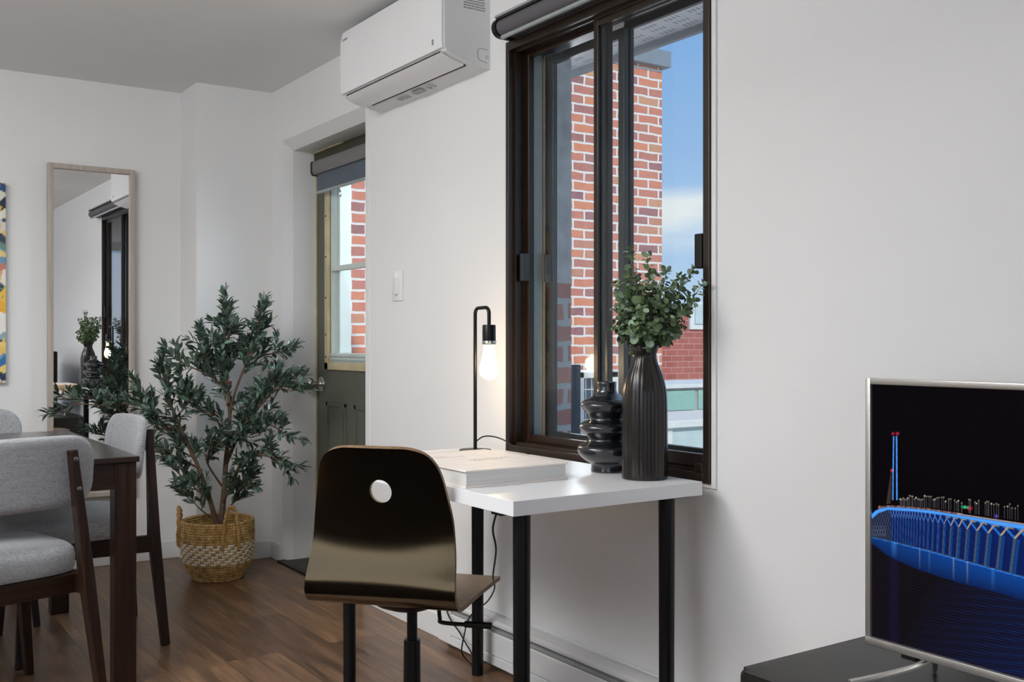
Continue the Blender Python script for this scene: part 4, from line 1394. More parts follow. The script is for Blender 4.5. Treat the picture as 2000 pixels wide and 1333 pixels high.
wire('lamp_cord', [(LX + .004, LY, DT + .03), (LX + .012, LY - .03, DT + .047), (LX + .02, LY - .075, DT + .050), (LX + .035, LY - .12, DT + .040), (LX + .055, LY - .155, DT + .015), (LX + .075, LY - .18, DT + .004), (1.838, LY - .19, DT - .02), (1.842, LY - .19, .55)], .0022, M_blackp,
     'thin black lamp cord arching over the desk behind the book')

# wavy vase
V2 = (1.755, 2.143, DT)
pr = [(0.040, 0.0), (0.043, 0.002), (0.0425, 0.012), (0.0445, 0.0225), (0.062, 0.034), (0.076, 0.048), (0.080, 0.0615), (0.076, 0.070), (0.060, 0.078), (0.049, 0.086), (0.052, 0.094), (0.066, 0.106), (0.0745, 0.118), (0.0745, 0.1245),
      (0.066, 0.133), (0.049, 0.141), (0.049, 0.149), (0.060, 0.163), (0.0695, 0.177), (0.0695, 0.184), (0.060, 0.193), (0.040, 0.203), (0.028, 0.214), (0.0255, 0.226), (0.0258, 0.240), (0.0235, 0.2405), (0.0225, 0.225), (0.0225, 0.21)]
tag(obj('vase', lathe(B(), smooth_prof(pr, 4), V2, 72), M_vase2, smooth=True, angle=70),
    'short matt black vase of three stacked bulging rings, left of the tall vase', 'vase')
# tall ribbed vase
V1 = (1.750, 1.985, DT)
pr = [(0.050, 0.0), (0.0565, 0.003), (0.0585, 0.012), (0.0585, 0.12), (0.0575, 0.205), (0.0535, 0.238), (0.046, 0.266), (0.036, 0.290), (0.0305, 0.308), (0.0305, 0.318), (0.034, 0.330), (0.0385, 0.341), (0.0365, 0.342), (0.031, 0.330), (0.028, 0.315), (0.028, 0.29)]
sm = smooth_prof(pr, 4)
sv = V1
bm = B()
seg = 192
rings = []
for (r, z) in sm:
    amp = 0.02 if z > 0.004 else 0.0
    rings.append([bm.verts.new((sv[0] + r * (1 - amp + amp * abs(math.cos(2 * math.pi * j / seg * 12))) * math.cos(2 * math.pi * j / seg),
                                sv[1] + r * (1 - amp + amp * abs(math.cos(2 * math.pi * j / seg * 12))) * math.sin(2 * math.pi * j / seg), sv[2] + z)) for j in range(seg)])
for a, b in zip(rings, rings[1:]):
    for j in range(seg): bm.faces.new((a[j], a[(j + 1) % seg], b[(j + 1) % seg], b[j]))
bm.faces.new(rings[0])
tag(obj('vase', bm, M_vase, smooth=True, angle=30),
    'tall black bottle-shaped vase with vertical ribs, holding the eucalyptus', 'vase')

# eucalyptus
eu = thing('eucalyptus_bunch', 'bushy bunch of grey-green eucalyptus sprigs in the tall ribbed vase', 'foliage', (V1[0], V1[1], DT + .3))
def e(px, py, d=0.0):
    s = 1.311e-3 * (1 + d / 2.62)
    return Vector((V1[0], V1[1], 0)) + RT * ((px - 1260) * s) + FW * d + Vector((0, 0, CAM_H + (668 - py) * s))
sp = [((1232, 495), .0), ((1262, 505), -.03), ((1208, 560), .02), ((1225, 530), -.04), ((1305, 535), .02), ((1330, 545), -.03), ((1360, 530), .0), ((1378, 560), -.02), ((1372, 585), .03), ((1350, 595), -.05), ((1320, 580), .04),
      ((1205, 610), -.03), ((1200, 640), .02), ((1215, 585), .05), ((1255, 560), -.07), ((1285, 575), -.08), ((1245, 610), -.09), ((1300, 620), -.07), ((1335, 640), .0), ((1315, 655), -.04), ((1230, 645), -.07), ((1270, 640), -.09),
      ((1240, 540), .04), ((1280, 540), .03), ((1215, 655), -.02), ((1290, 600), .05), ((1262, 600), .06), ((1310, 560), -.05), ((1238, 575), -.02), ((1218, 620), .0), ((1325, 615), -.08), ((1255, 650), -.07)]
sb = B(); lb = B()
re_ = random.Random(21)
def disc(bm, p, nrm, r, mi, dr):
    nrm = nrm.normalized()
    a = (dr - nrm * dr.dot(nrm)).normalized(); b_ = nrm.cross(a)
    c = p + a * r
    n_ = 8
    vc = bm.verts.new(c)
    ring = []
    for k in range(n_):
        t_ = 2 * math.pi * k / n_
        rr = r * (1 + 0.12 * math.cos(t_))
        ring.append(bm.verts.new(c + a * rr * math.cos(t_) + b_ * rr * 0.88 * math.sin(t_) + nrm * r * .22 * abs(math.sin(t_)) - nrm * r * .1 * math.cos(t_)))
    for k in range(n_):
        f = bm.faces.new((vc, ring[k], ring[(k + 1) % n_])); f.material_index = mi
for (pp, d) in sp:
    base = Vector((V1[0], V1[1], DT + .29)) + Vector((re_.uniform(-.012, .012), re_.uniform(-.012, .012), 0))
    tip = e(pp[0], pp[1] - 6, d)
    tip.x = min(tip.x, 1.855)
    mid = (base + tip) / 2 + Vector((0, 0, .02)) + rv(re_) * .012
    neck = Vector((V1[0], V1[1], DT + .35)) + (tip - base) * .07
    P = spline([base, neck, mid, tip], 8)
    tube(sb, P, [.0018, .001], 5)
    ln = sum((P[i + 1] - P[i]).length for i in range(len(P) - 1))
    steps = max(6, int(ln / .0085))
    for k in range(steps + 1):
        t_ = .24 + .76 * k / steps
        i = min(int(t_ * (len(P) - 1)), len(P) - 2)
        p = P[i] + (P[i + 1] - P[i]) * (t_ * (len(P) - 1) - i)
        dd = (P[i + 1] - P[i]).normalized()
        ang = k * 1.3 + re_.random()
        a, b_ = frame_of(dd)
        for sg in (0, math.pi):
            sd = a * math.cos(ang + sg) + b_ * math.sin(ang + sg)
            r_ = re_.uniform(.008, .0140) * (1.0 if t_ < .8 else .68)
            q0 = p + sd * .004
            if (q0 + sd * r_ * 2).x > 1.868: continue
            disc(lb, q0, (dd * .6 - sd * .25 + rv(re_) * .55), r_, 1 if re_.random() < .28 else 0, sd + dd * .4)
        if k % 4 == 2 and t_ < .85:
            # a side shoot
            ang2 = re_.uniform(0, 6.28)
            sd = (a * math.cos(ang2) + b_ * math.sin(ang2)) * .8 + dd * .7
            tl = re_.uniform(.02, .035)
            if (p + sd * tl * 1.6).x < 1.865:
                tube(sb, [p, p + sd * tl], [.001, .0007], 4)
                for m_ in range(4):
                    q1 = p + sd * tl * (m_ + 1) / 4
                    disc(lb, q1, rv(re_) + Vector((0, 0, .5)), re_.uniform(.005, .009), 1 if re_.random() < .28 else 0, rv(re_))
obj('stems', sb, M_euc, eu)
obj('foliage', lb, [M_euc, M_euc2], eu)

# ================================================================== DESK CHAIR
phi = R(50.2)
Fd = Vector((math.sin(phi), math.cos(phi), 0)); Rd = Vector((math.cos(phi), -math.sin(phi), 0))
O_ = Vector((1.1355 + .026 * .829, 2.2745 - .026 * .559, 0))       # middle of the bend line
oc = thing('desk_chair', 'swivel desk chair with a glossy black plywood shell and a round hole in its back', 'chair', (O_.x + Fd.x * .16, O_.y + Fd.y * .16, 0))
# centre line of the shell: (forward, height, half width)
line = [(-.086, .834, .058), (-.085, .832, .092), (-.080, .821, .126), (-.074, .800, .148), (-.064, .765, .163), (-.052, .715, .173), (-.041, .660, .183), (-.037, .615, .187), (-.040, .575, .191), (-.047, .540, .194), (-.055, .508, .197), (-.057, .485, .199), (-.052, .466, .200), (-.036, .450, .200), (-.010, .443, .200), (.030, .443, .200), (.070, .445, .200),
        (.120, .446, .199), (.200, .447, .199), (.270, .446, .197), (.315, .443, .193), (.345, .438, .187), (.36, .434, .178)]
cl_ = spline([Vector(p) for p in line], 3)
TH = .0105
def shell_pt(i, u, side):
    c = cl_[i]
    a = cl_[max(i - 1, 0)]; b_ = cl_[min(i + 1, len(cl_) - 1)]
    tg = Vector((b_.x - a.x, b_.y - a.y)).normalized()
    nr = Vector((-tg.y, tg.x))     # points to the sitter's side
    x = u * c.z * .985
    # back panel wraps slightly forward at its sides; seat edges lift slightly
    back = max(0.0, min(1.0, (c.y - .46) / .3))
    f = c.x + nr.x * TH * side / 2 + back * 0.50 * x * x
    z = c.y + nr.y * TH * side / 2 + (1 - back) * 0.10 * x * x * 0
    return O_ + Rd * x + Fd * f + Vector((0, 0, z))
NU = 24
bm = B()
hole_c = (.745, 0.018); hole_r = .029
G = {}
for side in (-1, 1):
    for i in range(len(cl_)):
        for j in range(NU + 1):
            G[side, i, j] = bm.verts.new(shell_pt(i, -1 + 2 * j / NU, side))
def inside_hole(i, j):
    # cell centre
    zc = (cl_[i].y + cl_[i + 1].y) / 2; uc = (-1 + 2 * (j + .5) / NU) * (cl_[i].z + cl_[i + 1].z) / 2
    return cl_[i].x < 0 and (zc - hole_c[0]) ** 2 + (uc - 0.0) ** 2 < .0
for i in range(len(cl_) - 1):
    for j in range(NU):
        f = bm.faces.new((G[-1, i, j], G[-1, i + 1, j], G[-1, i + 1, j + 1], G[-1, i, j + 1])); f.material_index = 0
        f = bm.faces.new((G[1, i, j], G[1, i, j + 1], G[1, i + 1, j + 1], G[1, i + 1, j])); f.material_index = 2
for i in range(len(cl_) - 1):
    for j in (0, NU):
        f = bm.faces.new((G[-1, i, j], G[-1, i + 1, j], G[1, i + 1, j], G[1, i, j])); f.material_index = 1
for i in (0, len(cl_) - 1):
    for j in range(NU):
        f = bm.faces.new((G[-1, i, j], G[-1, i, j + 1], G[1, i, j + 1], G[1, i, j])); f.material_index = 1
shell = obj('shell', bm, [M_shell, M_ply, M_shellin], oc, smooth=True, angle=50)
# round hole cut through the back
hp = None
zi = min(range(len(cl_)), key=lambda i: abs(cl_[i].y - .725) + (0 if cl_[i].x < 0 else 9))
hc = O_ + Rd * 0.006 + Fd * cl_[zi].x + Vector((0, 0, .725))
cut = tube(B(), [hc - Fd * .08, hc + Fd * .08], .0285, 48)
cut.transform(XF[oc.name].inverted())
me = bpy.data.meshes.new('cut'); bmesh.ops.recalc_face_normals(cut, faces=cut.faces); cut.to_mesh(me); cut.free()
me.materials.append(M_ply)
co = bpy.data.objects.new('cut', me); COL.objects.link(co); co.parent = oc
md = shell.modifiers.new('hole', 'BOOLEAN'); md.object = co; md.operation = 'DIFFERENCE'; md.solver = 'EXACT'
dg = bpy.context.evaluated_depsgraph_get()
nm = bpy.data.meshes.new_from_object(shell.evaluated_get(dg))
shell.modifiers.clear(); shell.data = nm
bpy.data.objects.remove(co)
# pale edge ring of the hole
pts = [hc - Fd * .0 + Rd * (.0280 * math.cos(a)) + Vector((0, 0, .0280 * math.sin(a))) + Fd * (-0.001) for a in [2 * math.pi * k / 40 for k in range(41)]]
cx = oc.location
CC = Vector((cx.x, cx.y, 0))
bm = B()
for (f_, w, z) in ((.06, .014, .437),):
    pass
obj('seat_mechanism', lathe(B(), [(0.02, .392), (0.05, .395), (0.085, .408), (0.105, .424), (0.112, .438), (0.108, .444), (0.01, .446)], (CC.x - Fd.x * .02, CC.y - Fd.y * .02, 0), 40), M_blackp, oc, smooth=True)
for (a, b_) in ((-.05, .07), (.05, .07), (-.05, -.05), (.05, -.05)):
    p = CC + Rd * a + Fd * b_
    obj('seat_bolt', lathe(B(), smooth_prof([(.008, .4615), (.0075, .464), (.004, .4665), (.0005, .467)], 2), (p.x, p.y, -.011), 14), M_blackp, oc, smooth=True)
obj('gas_lift', tube(B(), [CC + Vector((0, 0, .30)), CC + Vector((0, 0, .395))], .0135, 24), M_black, oc, smooth=True)
obj('column', tube(B(), [CC + Vector((0, 0, .085)), CC + Vector((0, 0, .303)), CC + Vector((0, 0, .308))], [.0235, .0215, .021], 28), M_black, oc, smooth=True)
lv = [CC + Rd * .06 - Fd * .02 + Vector((0, 0, .425)), CC + Rd * .083 - Fd * .03 + Vector((0, 0, .415)), CC + Rd * .088 - Fd * .03 + Vector((0, 0, .378)), CC + Rd * .100 - Fd * .03 + Vector((0, 0, .366)), CC + Rd * .215 - Fd * .01 + Vector((0, 0, .362))]
lever = obj('lever', tube(B(), lv, .0052, 10, smooth_n=5), M_black, oc, smooth=True)
obj('lever_grip', tube(B(), [lv[-1] - (lv[-1] - lv[-2]) * .55, lv[-1] + (lv[-1] - lv[-2]) * .05], .0085, 12), M_blackp, lever, smooth=True)
obj('hub', tube(B(), [CC + Vector((0, 0, .060)), CC + Vector((0, 0, .095))], [.036, .030], 28), M_black, oc, smooth=True)
for k in range(5):
    a = R(-17 + 72 * k)
    d = Vector((math.cos(a), math.sin(a), 0))
    s = Vector((-d.y, d.x, 0))
    lg = obj('base_leg', beam(B(), CC + d * .02 + Vector((0, 0, .080)), CC + d * .29 + Vector((0, 0, .066)), .045, .030, .028, .018, s), M_black, oc)
    c = CC + d * .275
    cs = tube(B(), [c - s * .012 + Vector((0, 0, .025)), c + s * .012 + Vector((0, 0, .025))], .025, 24)
    tube(cs, [c + Vector((0, 0, .03)), c + Vector((0, 0, .062))], .006, 10)
    obj('caster', cs, M_blackp, lg, smooth=True)

# ================================================================== TV
st = thing('tv_stand', 'low black cabinet with rounded corners under the television', 'tv stand', (1.66, .6, 0))
sx0, sx1, sy0, sy1, sz = 1.448, 1.868, -0.35, 1.382, 0.46
prf = rrect(sx1 - sx0, sy1 - sy0, .022, 8, (sx0 + sx1) / 2, (sy0 + sy1) / 2)
bm = prism(B(), prf, 'Z', .05, sz)
top = [e_ for e_ in bm.edges if all(abs(v.co.z - sz) < 1e-5 for v in e_.verts)]
bmesh.ops.bevel(bm, geom=top, offset=.012, segments=4, profile=0.5, affect='EDGES')
obj('cabinet_body', bm, M_stand, st, smooth=True, angle=35)
for y0 in (-.30, .27, .84):
    obj('door', BX(sx0 - .008, sx0 + .002, y0, y0 + .50, .09, .40, .003), M_stand, st)
for (lx, ly) in ((1.50, -.30), (1.50, 1.33), (1.82, -.30), (1.82, 1.33)):
    obj('foot', BX(lx - .02, lx + .02, ly - .02, ly + .02, 0, .05), M_blackp, st)

tv = thing('television', 'flat television with a thin silver frame showing a lit blue bridge at night', 'television', (1.65, .787, sz))
TX, TY1, TZ1, TZ0 = 1.625, 1.223, 1.017, .518
TW = .872; TY0 = TY1 - TW
bz = .0115
bm = B()
box(bm, TX, TX + .018, TY1 - bz, TY1, TZ0, TZ1, .0015); box(bm, TX, TX + .018, TY0, TY0 + bz, TZ0, TZ1, .0015)
box(bm, TX, TX + .018, TY0 + bz, TY1 - bz, TZ1 - bz, TZ1, .0015); box(bm, TX - .002, TX + .020, TY0 + .0, TY1 - .0, TZ0, TZ0 + .0155, .003)
obj('bezel', bm, M_silver, tv, smooth=True)
obj('back_cover', BX(TX + .008, TX + .052, TY0 + .012, TY1 - .012, TZ0 + .012, TZ1 - .012, .012, 3), M_blackp, tv, smooth=True)
obj('sensor', BX(TX + .006, TX + .022, 1.120, 1.150, TZ0 - .010, TZ0 + .001, .002), M_blackp, tv)
for s in (1, -1):
    ym = (TY0 + TY1) / 2
    yc = ym + s * .31
    pts = [(x_, ym + s * (y_ - .787), z_) for x_, y_, z_ in ((1.552, 1.200, sz + .0045), (1.582, 1.184, sz + .010), (1.612, 1.160, sz + .020), (1.638, 1.128, sz + .036), (1.650, 1.102, sz + .054), (1.653, 1.094, sz + .066))]
    bm = B()
    P = spline([Vector(p) for p in pts], 5)
    prev = None
    for i, p in enumerate(P):
        d = (P[min(i + 1, len(P) - 1)] - P[max(i - 1, 0)]).normalized()
        sd = Vector((0, 0, 1)).cross(d).normalized()
        upv = d.cross(sd)
        w = .009; hh = .0042
        r_ = [bm.verts.new(p + sd * a * w + upv * b_ * hh) for a, b_ in ((-1, -.6), (-1, .2), (-.6, 1), (.6, 1), (1, .2), (1, -.6))]
        if prev:
            for k in range(6): bm.faces.new((prev[k], prev[(k + 1) % 6], r_[(k + 1) % 6], r_[k]))
        else: bm.faces.new(r_)
        prev = r_
    bm.faces.new(prev)
    # rear strut and rear foot
    obj('stand_foot', bm, M_silver, tv, smooth=True)
    q_ = [(TX + .028, yc - s * .003, sz + .064), (TX + .06, yc + s * .02, sz + .030), (TX + .12, yc + s * .06, sz + .0045)]
    obj('stand_foot', tube(B(), q_, .0044, 10, smooth_n=6), M_silver, tv, smooth=True)


def picture(X, Y):
    """night view of a lit bridge; X, Y = position in the picture (X 0..1185 covers the part nearest the left edge)"""
    def lerp(tab, x):
        for (a, b), (c, d) in zip(tab, tab[1:]):
            if x <= c: return b + (d - b) * (x - a) / (c - a)
        (a, b), (c, d) = tab[-2:]
        return d + (d - b) / (c - a) * (x - c)
    top = lerp([(60, 715), (72, 697), (110, 658), (150, 642), (200, 633), (340, 640), (520, 658), (760, 698), (1000, 735), (1185, 762)], X)
    bot = lerp([(60, 740), (75, 730), (130, 680), (200, 655), (400, 668), (600, 693), (800, 728), (1000, 768), (1185, 797)], X)
    wat = lerp([(60, 848), (72, 850), (215, 880), (500, 950), (800, 1035), (1000, 1090), (1185, 1140)], X)
    refl = lerp([(60, 880), (72, 885), (215, 985), (420, 1070), (700, 1160), (900, 1210), (1185, 1290)], X)
    col = [0.0022, 0.0014, 0.0026]
    def add(c, k):
        for i in range(3): col[i] += c[i] * k
    def setc(c, k=1.0):
        for i in range(3): col[i] = col[i] * (1 - k) + c[i] * k
    # two lit masts and the leaning pylon
    for (x0, x1, w) in ((242, 236, 6), (263, 266, 7)):
        if 120 < Y < 582:
            xc = x0 + (x1 - x0) * (Y - 120) / 460
            k = max(0, 1 - abs(X - xc) / w)
            if k > 0: setc((0.05, 0.22, 0.75) if int(Y / 7) % 2 else (0.10, 0.38, 0.95), min(1, k * 1.6))
    if 370 < Y < 610:
        xc = 226 - (Y - 370) * .09; w = 3 + (Y - 370) * .055
        if abs(X - xc) < w: setc((0.05, 0.035, 0.03), .8)
    for (x, y, r, c) in ((238, 102, 9, (0.5, .02, .06)), (270, 102, 9, (.6, .03, .08)), (229, 368, 8, (.9, .03, .08)), (738, 632, 7, (0, .55, .2)), (757, 634, 8, (.1, .9, .5)), (775, 636, 7, (0, .6, .25)), (793, 642, 12, (.8, .02, .05)),
                         (288, 750, 10, (.9, .35, .12)), (92, 780, 16, (1, .85, .7)), (95, 752, 14, (.8, .45, .2)), (985, 700, 9, (.2, .1, .9)), (140, 632, 6, (.7, .3, .2)), (212, 880, 7, (.8, .9, 1)), (330, 850, 5, (.7, .8, 1)), (465, 875, 5, (.8, .7, .5)), (213, 830, 7, (.7, .6, .55))):
        d = math.hypot(X - x, Y - y)
        if d < r * 2: add(c, max(0, 1 - d / (r * 2)) ** 1.5)
    # street lamps on the deck
    for k, lx in enumerate(LAMPS):
        ht = LAMPH[k]
        tl = lerp([(60, 715), (200, 628), (340, 632), (520, 645), (760, 680), (1000, 715), (1185, 742)], lx) - 6
        if abs(X - lx) < 2.2 and tl - ht < Y < tl: setc((.09, .085, .09), .7)
        d = math.hypot(X - lx, (Y - (tl - ht)))
        if d < 7: add((1.0, .88, .70), (.35 + .6 * ((k * 7) % 5 == 0)) * (1 - d / 7))
    # traffic glow line above the blue band
    if X > 130 and top - 12 < Y < top:
        g = .55 + .45 * math.sin(X * .13) * math.sin(X * .041)
        setc((.30 * g + .04, .15 * g + .03, .12 * g + .04), .85)
        if X > 700: setc((.55, .45, .42), .5)
    if Y >= top and Y < bot:
        e_ = min(1, min(Y - top, bot - Y) / 6)
        setc((0.045, 0.24, 0.80), .5 + .5 * e_)
        add((0.03, 0.10, 0.15), e_)
    if Y >= bot and Y < wat and X < 1700:
        setc((0.004, 0.012, 0.085))
        f = (Y - bot) / max(1, wat - bot)
        add((0.0, .008, .08), max(0, .4 - f) + .2 * abs(math.sin(X * .03)))
        if X < 225:
            setc((.012, .02, .05))
            if math.sin(X * .35 + math.sin(Y * .11) * 2) > .8: add((.06, .06, .09), 1)
            if 770 < Y < 850 and Y < wat and 80 < X < 190: add((.05, .06, .08), .8 * abs(math.sin(X * .2) * math.sin(Y * .1)))
        # Y-shaped piers
        for (x, sp_) in PIERS:
            s = sp_
            ya = bot + (wat - bot) * .22
            if Y > ya:
                xc = x - (Y - ya) * .07 * s / 60 - 6
                w = s * .105
                if abs(X - xc) < w: setc((.055, .085, .15) if s > 40 else (.03, .06, .20), .9)
                if abs(X - xc - w * 2.4) < w: setc((.006, .055, .22), .9)
            else:
                f2 = (ya - Y) / (ya - bot)
                xl = x - 6 - f2 * s * .75
                xr = x - 6 + f2 * s * .55
                if abs(X - xl) < s * .13: setc((.02, .15, .55), .95)
                if abs(X - xr) < s * .09: setc((.38, .30, .20) if s > 45 else (.15, .18, .30), .95)
                if f2 > .85 and xl + s * .1 < X < xl + s * .6 and s > 45: setc((.28, .22, .14), .9)
        if wat - Y < 7: setc((.03, .05, .08))
    if Y >= wat and X < 4000:
        f = (Y - wat) / max(1, refl - wat)
        st_ = .72 + .28 * math.sin((Y - X * .27) * .42 + math.sin(X * .011) * 3)
        if f < 1.12:
            k = max(0, 1 - abs(f) ** 1.3 * .85) if f < 1 else max(0, .15 * (1.12 - f) / .12)
            blue = (.004, .07 + .03 * min(1, X / 900), .30 + .2 * min(1, X / 900))
            setc((.004, .015, .08)); add(blue, k * st_ * (0.55 if X > 500 else .5))
            if f < .06: add((.02, .12, .4), 1)
            for x_, w_, c_ in ((245, 28, (.03, .14, .35)), (430, 7, (.15, .18, .2)), (675, 9, (.18, .2, .2)), (775, 9, (.2, .2, .16)), (500, 12, (.03, .08, .12)), (960, 20, (.02, .10, .15))):
                if abs(X - x_) < w_: add(c_, st_ * (1 - abs(X - x_) / w_) * k)
        else:
            ww = math.sin((Y - X * .16) * .33 + math.sin(X * .009 + Y * .02) * 2.2)
            ww2 = math.sin((Y - X * .12) * .11 + X * .004)
            setc((.005 + .006 * max(0, ww), .004 + .003 * max(0, ww), .006 + .006 * max(0, ww)))
            rt = min(1, max(0, (X + (Y - 1200) * .45 - 480) / 1100))
            add((.0, .018, .11), rt * (.35 + .65 * max(0, ww)) * (.5 + .5 * max(0, ww2)))
            if abs(X - 245) < 50: add((.006, .002, .028), .6 * (1 - abs(X - 245) / 50))
    return col


PIERS = []
x = 1240; s = 118
while x > 232:
    PIERS.append((x, s)); x -= s * .98; s = max(20, s * .885)
x = 1240 + 130; s = 130
while x < 3400:
    PIERS.append((x, s)); s *= 1.08; x += s
rr = random.Random(4)
LAMPS = [290, 300, 312, 322, 336, 345, 358, 372, 380, 395, 404, 418, 428, 440, 452, 466, 480, 497, 512, 528, 540, 556, 570, 590, 604, 618, 640, 655, 684, 697, 710, 735, 786, 796, 830, 842, 858, 905, 915, 928, 948, 966, 985, 1000, 1044, 1066, 1082, 1098, 1122, 1140]
LAMPS += [1200 + 47 * k for k in range(40)]
LAMPH = [rr.uniform(26, 62) + min(70, l * .05) for l in LAMPS]
sy_a, sy_b = TY1 - bz, TY0 + bz
sz_a, sz_b = TZ1 - bz, TZ0 + .0155
# screen point -> picture coordinates (fixed mapping measured on the screen)
def pic_xy(y, z):
    p = Vector((TX + .006, y, z - CAM_H))
    d = p.dot(FW); return ((1000 + 2000 * p.dot(RT) / d - 1680) * 3.703, (668 - 2000 * p.z / d - 820) * 3.703)
ys = []
y = sy_a
while y > sy_a - .325:
    ys.append(y); y -= .00092
while y > sy_b:
    ys.append(y); y -= .006
ys.append(sy_b)
NZs = 430
zs = [sz_b + (sz_a - sz_b) * j / NZs for j in range(NZs + 1)]
verts = []; cols = []
for y in ys:
    for z in zs:
        verts.append((TX + .006, y, z))
        if y > sy_a - .34:
            cols.append(tuple(max(0, min(1, c)) for c in picture(*pic_xy(y, z))) + (1,))
        else:
            # the rest of the picture: the bridge deck runs on towards the right
            X_ = 1185 + (sy_a - .325 - y) * 5200; 
            Y_ = -300 + (sz_a - z) * 5100
            cols.append(tuple(max(0, min(1, c)) for c in picture(X_ * .8, Y_)) + (1,))
nz = NZs + 1
faces = [(i * nz + j, i * nz + j + 1, (i + 1) * nz + j + 1, (i + 1) * nz + j) for i in range(len(ys) - 1) for j in range(NZs)]
me = bpy.data.meshes.new('screen')
me.from_pydata([tuple(XF[tv.name].inverted() @ Vector(v)) for v in verts], [], faces)
me.materials.append(M_screen)
at = me.color_attributes.new('picture', 'FLOAT_COLOR', 'POINT')
at.data.foreach_set('color', [c for q4 in cols for c in q4])
so_ = bpy.data.objects.new('screen', me); COL.objects.link(so_); so_.parent = tv

# ================================================================== DARK RUG AND SOFA ADDED OUT OF VIEW FOR THE CHAIR BACK TO REFLECT
added_rug = thing('added_rug', 'unseen dark mat added for the desk chair back to reflect', 'added_rug', (-.85, 1.4, 0))
obj('pile', BX(-2.00, .66, .15, 2.62, 0, .012, .004), mat('charcoal_wool', (0.012, 0.012, 0.013), 0.95, var=.3, scale=120, bump=.6, spec=.1), added_rug)
sf = thing('added_sofa', 'unseen dark couch added for the desk chair back to reflect', 'added_sofa', (-2.5, 1.3, 0))
M_sofa = mat('sofa_cloth', (0.016, 0.016, 0.018), 0.9, var=.2, scale=80, bump=.3, spec=.15)
obj('base', BX(-2.92, -2.06, .42, 2.22, .10, .30, .03, 3), M_sofa, sf, smooth=True)
obj('backrest', BX(-2.95, -2.72, .42, 2.22, .14, .78, .05, 3), M_sofa, sf, smooth=True)
for y in (.22, 2.22): obj('armrest', BX(-2.95, -2.04, y, y + .2, .10, .60, .05, 3), M_sofa, sf, smooth=True)
for k in range(3): obj('seat_cushion', BX(-2.74, -2.02, .43 + .597 * k, 1.02 + .597 * k, .305, .45, .035, 3), M_sofa, sf, smooth=True)
for (x, y) in ((-2.88, .30), (-2.88, 2.34), (-2.12, .30), (-2.12, 2.34)): obj('foot', BX(x - .025, x + .025, y - .025, y + .025, 0, .105), M_dwood, sf)

# ================================================================== OUTSIDE
tag(obj('roof_deck', BX(WT, 60, -25, 60, -.6, -.45), M_roof), 'pale gravel flat roof outside the window', 'roof', kind='structure')
# eaves over the window
ev = thing('roof_eave', 'grey perforated metal eave outside, above the window', 'eave', (2.5, 3, 2.33))
obj('soffit', BX(WT, 2.87, -3, 6.98, 2.335, 2.345), M_soffit, ev)
obj('fascia', BX(2.862, 2.885, -3, 6.98, 2.305, 2.46, .003), M_flash, ev)
obj('roof_slab', BX(WT, 2.87, -3, 6.98, 2.345, 2.46), M_flash, ev)
tag(obj('outer_roof', BX(-3.6, WT, -3.4, 6.98, CZ + .12, CZ + .16), M_roof), kind='structure')
# outer skin of the wall beside the window
bm = BX(WT, WT + .012, VY1 - .004, DY0, -.4, 2.33)
box(bm, WT, WT + .012, -3, VY0, -.4, 2.33)
box(bm, WT, WT + .012, VY0, VY1, -.4, VZ0 - .01)
tag(obj('wall_outside', bm, M_brickrev), **K)
tag(obj('trim_6', BX(2.062, WT + .010, VY1 - .018, VY1 - .002, VZ0 - .005, 1.30), M_brickrev), **K)
tag(obj('trim_5', BX(2.062, WT + .010, VY1 - .020, VY1 - .002, 1.30, VZ1), M_stucco), **K)
bw = thing('brick_building', 'red brick side wall of the neighbouring building with a zinc capped top', 'building', (4.3, 7.2, -.45))
obj('wall', BX(WT + .0, 6.38, 7.0, 7.5, -.45, 3.62), M_brick, bw)
obj('parapet_cap', BX(WT + .0, 6.44, 6.94, 7.56, 3.59, 3.74, .006), M_flash, bw)
pst = tag(obj('railing_post', BX(2.722, 2.768, 3.56, 3.606, -.45, .985, .003), mat('post_paint', '#3c4a55', 0.5)), 'dark square railing post outside beside the brick window reveal', 'post')
cu = thing('condenser_unit', 'white outdoor air conditioning unit in a wire cage seen behind the wavy vase', 'air conditioner', (3.55, 4.45, -.45))
cx0, cx1, cy0, cy1, cz0, cz1 = 3.325, 3.86, 4.29, 4.62, .12, .925
bm = B()
box(bm, cx0, cx1, cy1 - .02, cy1, cz0, cz1, .004)
box(bm, cx0, cx0 + .035, cy0, cy0 + .03, cz0, cz1, .004); box(bm, cx1 - .035, cx1, cy0, cy0 + .03, cz0, cz1, .004)
box(bm, cx0 + .215, cx0 + .27, cy0, cy0 + .03, cz0, cz1, .004)
box(bm, cx0, cx1, cy0, cy1, cz1 - .035, cz1, .004); box(bm, cx0, cx1, cy0, cy1, cz0, cz0 + .06, .004)
obj('casing', bm, M_whitepaint, cu)
obj('coil', BX(cx0 + .12, cx1 - .02, cy0 + .05, cy1 - .03, cz0 + .05, cz1 - .04), mat('coil_blue', '#56697c', 0.6, var=.2, scale=20), cu)
bm = B()
for k in range(9):
    zz = cz0 + .07 + k * .08
    tube(bm, [(cx0 + .02, cy0 + .012, zz), (cx1 - .02, cy0 + .012, zz)], .003, 6)
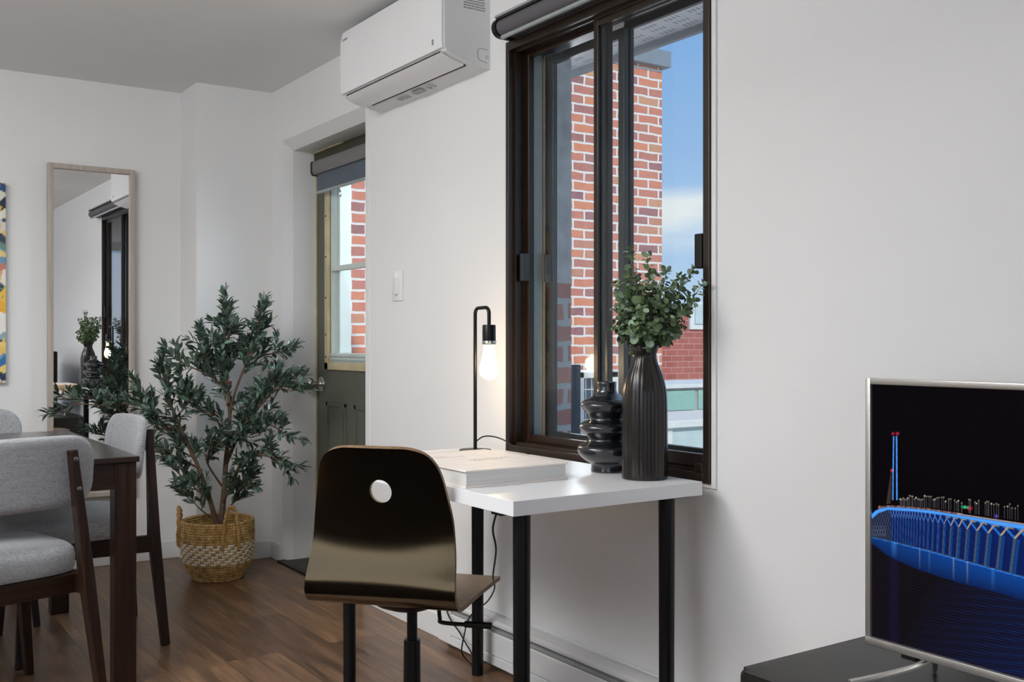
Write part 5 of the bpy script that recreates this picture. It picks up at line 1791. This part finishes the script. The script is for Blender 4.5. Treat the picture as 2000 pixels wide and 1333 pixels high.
for k in range(12):
    xx = cx0 + .055 + k * .04
    tube(bm, [(xx, cy0 + .015, cz0 + .05), (xx, cy0 + .015, cz1 - .03)], .0022, 6)
obj('wire_guard', bm, M_whitepaint, cu)
obj('stand', BX(cx0 + .03, cx1 - .03, cy0 + .03, cy1 - .03, -.45, cz0), M_dark, cu)
# far red building, low roofs
fb = thing('brick_building', 'distant red brick building with a white window, seen right of the tall vase', 'building', (14.5, 15.5, -.45))
obj('wall', BX(10.5, 24, 14.7, 17.5, -.45, 1.62), M_brickfar, fb)
wd = obj('window', BX(14.1, 15.6, 14.66, 14.72, 1.33, 1.86), M_whitepaint, fb)
obj('window_pane', BX(14.22, 15.5, 14.63, 14.67, 1.44, 1.82), M_icebox, wd)
sh = thing('rooftop_shed', 'low pale shed with a teal panel below the distant brick building', 'shed', (8.4, 9.3, -.45))
obj('wall', BX(7.3, 10.5, 8.9, 9.8, -.45, .56), mat('shed_render', '#a9a6a3', .8, var=.15, scale=4), sh)
obj('roof_edge', BX(7.2, 10.6, 8.84, 9.9, .54, .585, .004), M_whitepaint, sh)
obj('teal_panel', BX(8.02, 8.62, 8.885, 8.905, .28, .51), M_teal, sh)
obj('teal_panel', BX(8.68, 9.4, 8.885, 8.905, .28, .51), M_teal, sh)
obj('ledge', BX(7.2, 10.6, 8.70, 8.90, .16, .20, .004), M_whitepaint, sh)
lw = thing('parapet_wall', 'low weathered parapet with white capping outside, above the pale box', 'wall', (6.3, 6.4, -.45))
obj('wall', BX(5.2, 8.2, 6.55, 6.75, -.45, .36), M_stucco, lw)
obj('capping', BX(5.2, 8.2, 6.50, 6.80, .36, .40, .01), M_whitepaint, lw)
ib = thing('rooftop_box', 'pale blue sheet-metal box just outside the window, right of the vase', 'box', (5.0, 5.3, -.45))
obj('casing', BX(4.62, 5.9, 5.16, 5.8, -.45, .52, .01), M_icebox, ib)
obj('lid', BX(4.58, 5.95, 5.12, 5.84, .50, .55, .006), M_whitepaint, ib)
obj('corner_strip', BX(4.74, 4.79, 5.15, 5.17, -.3, .50), M_whitepaint, ib)

bpy.context.view_layer.update()
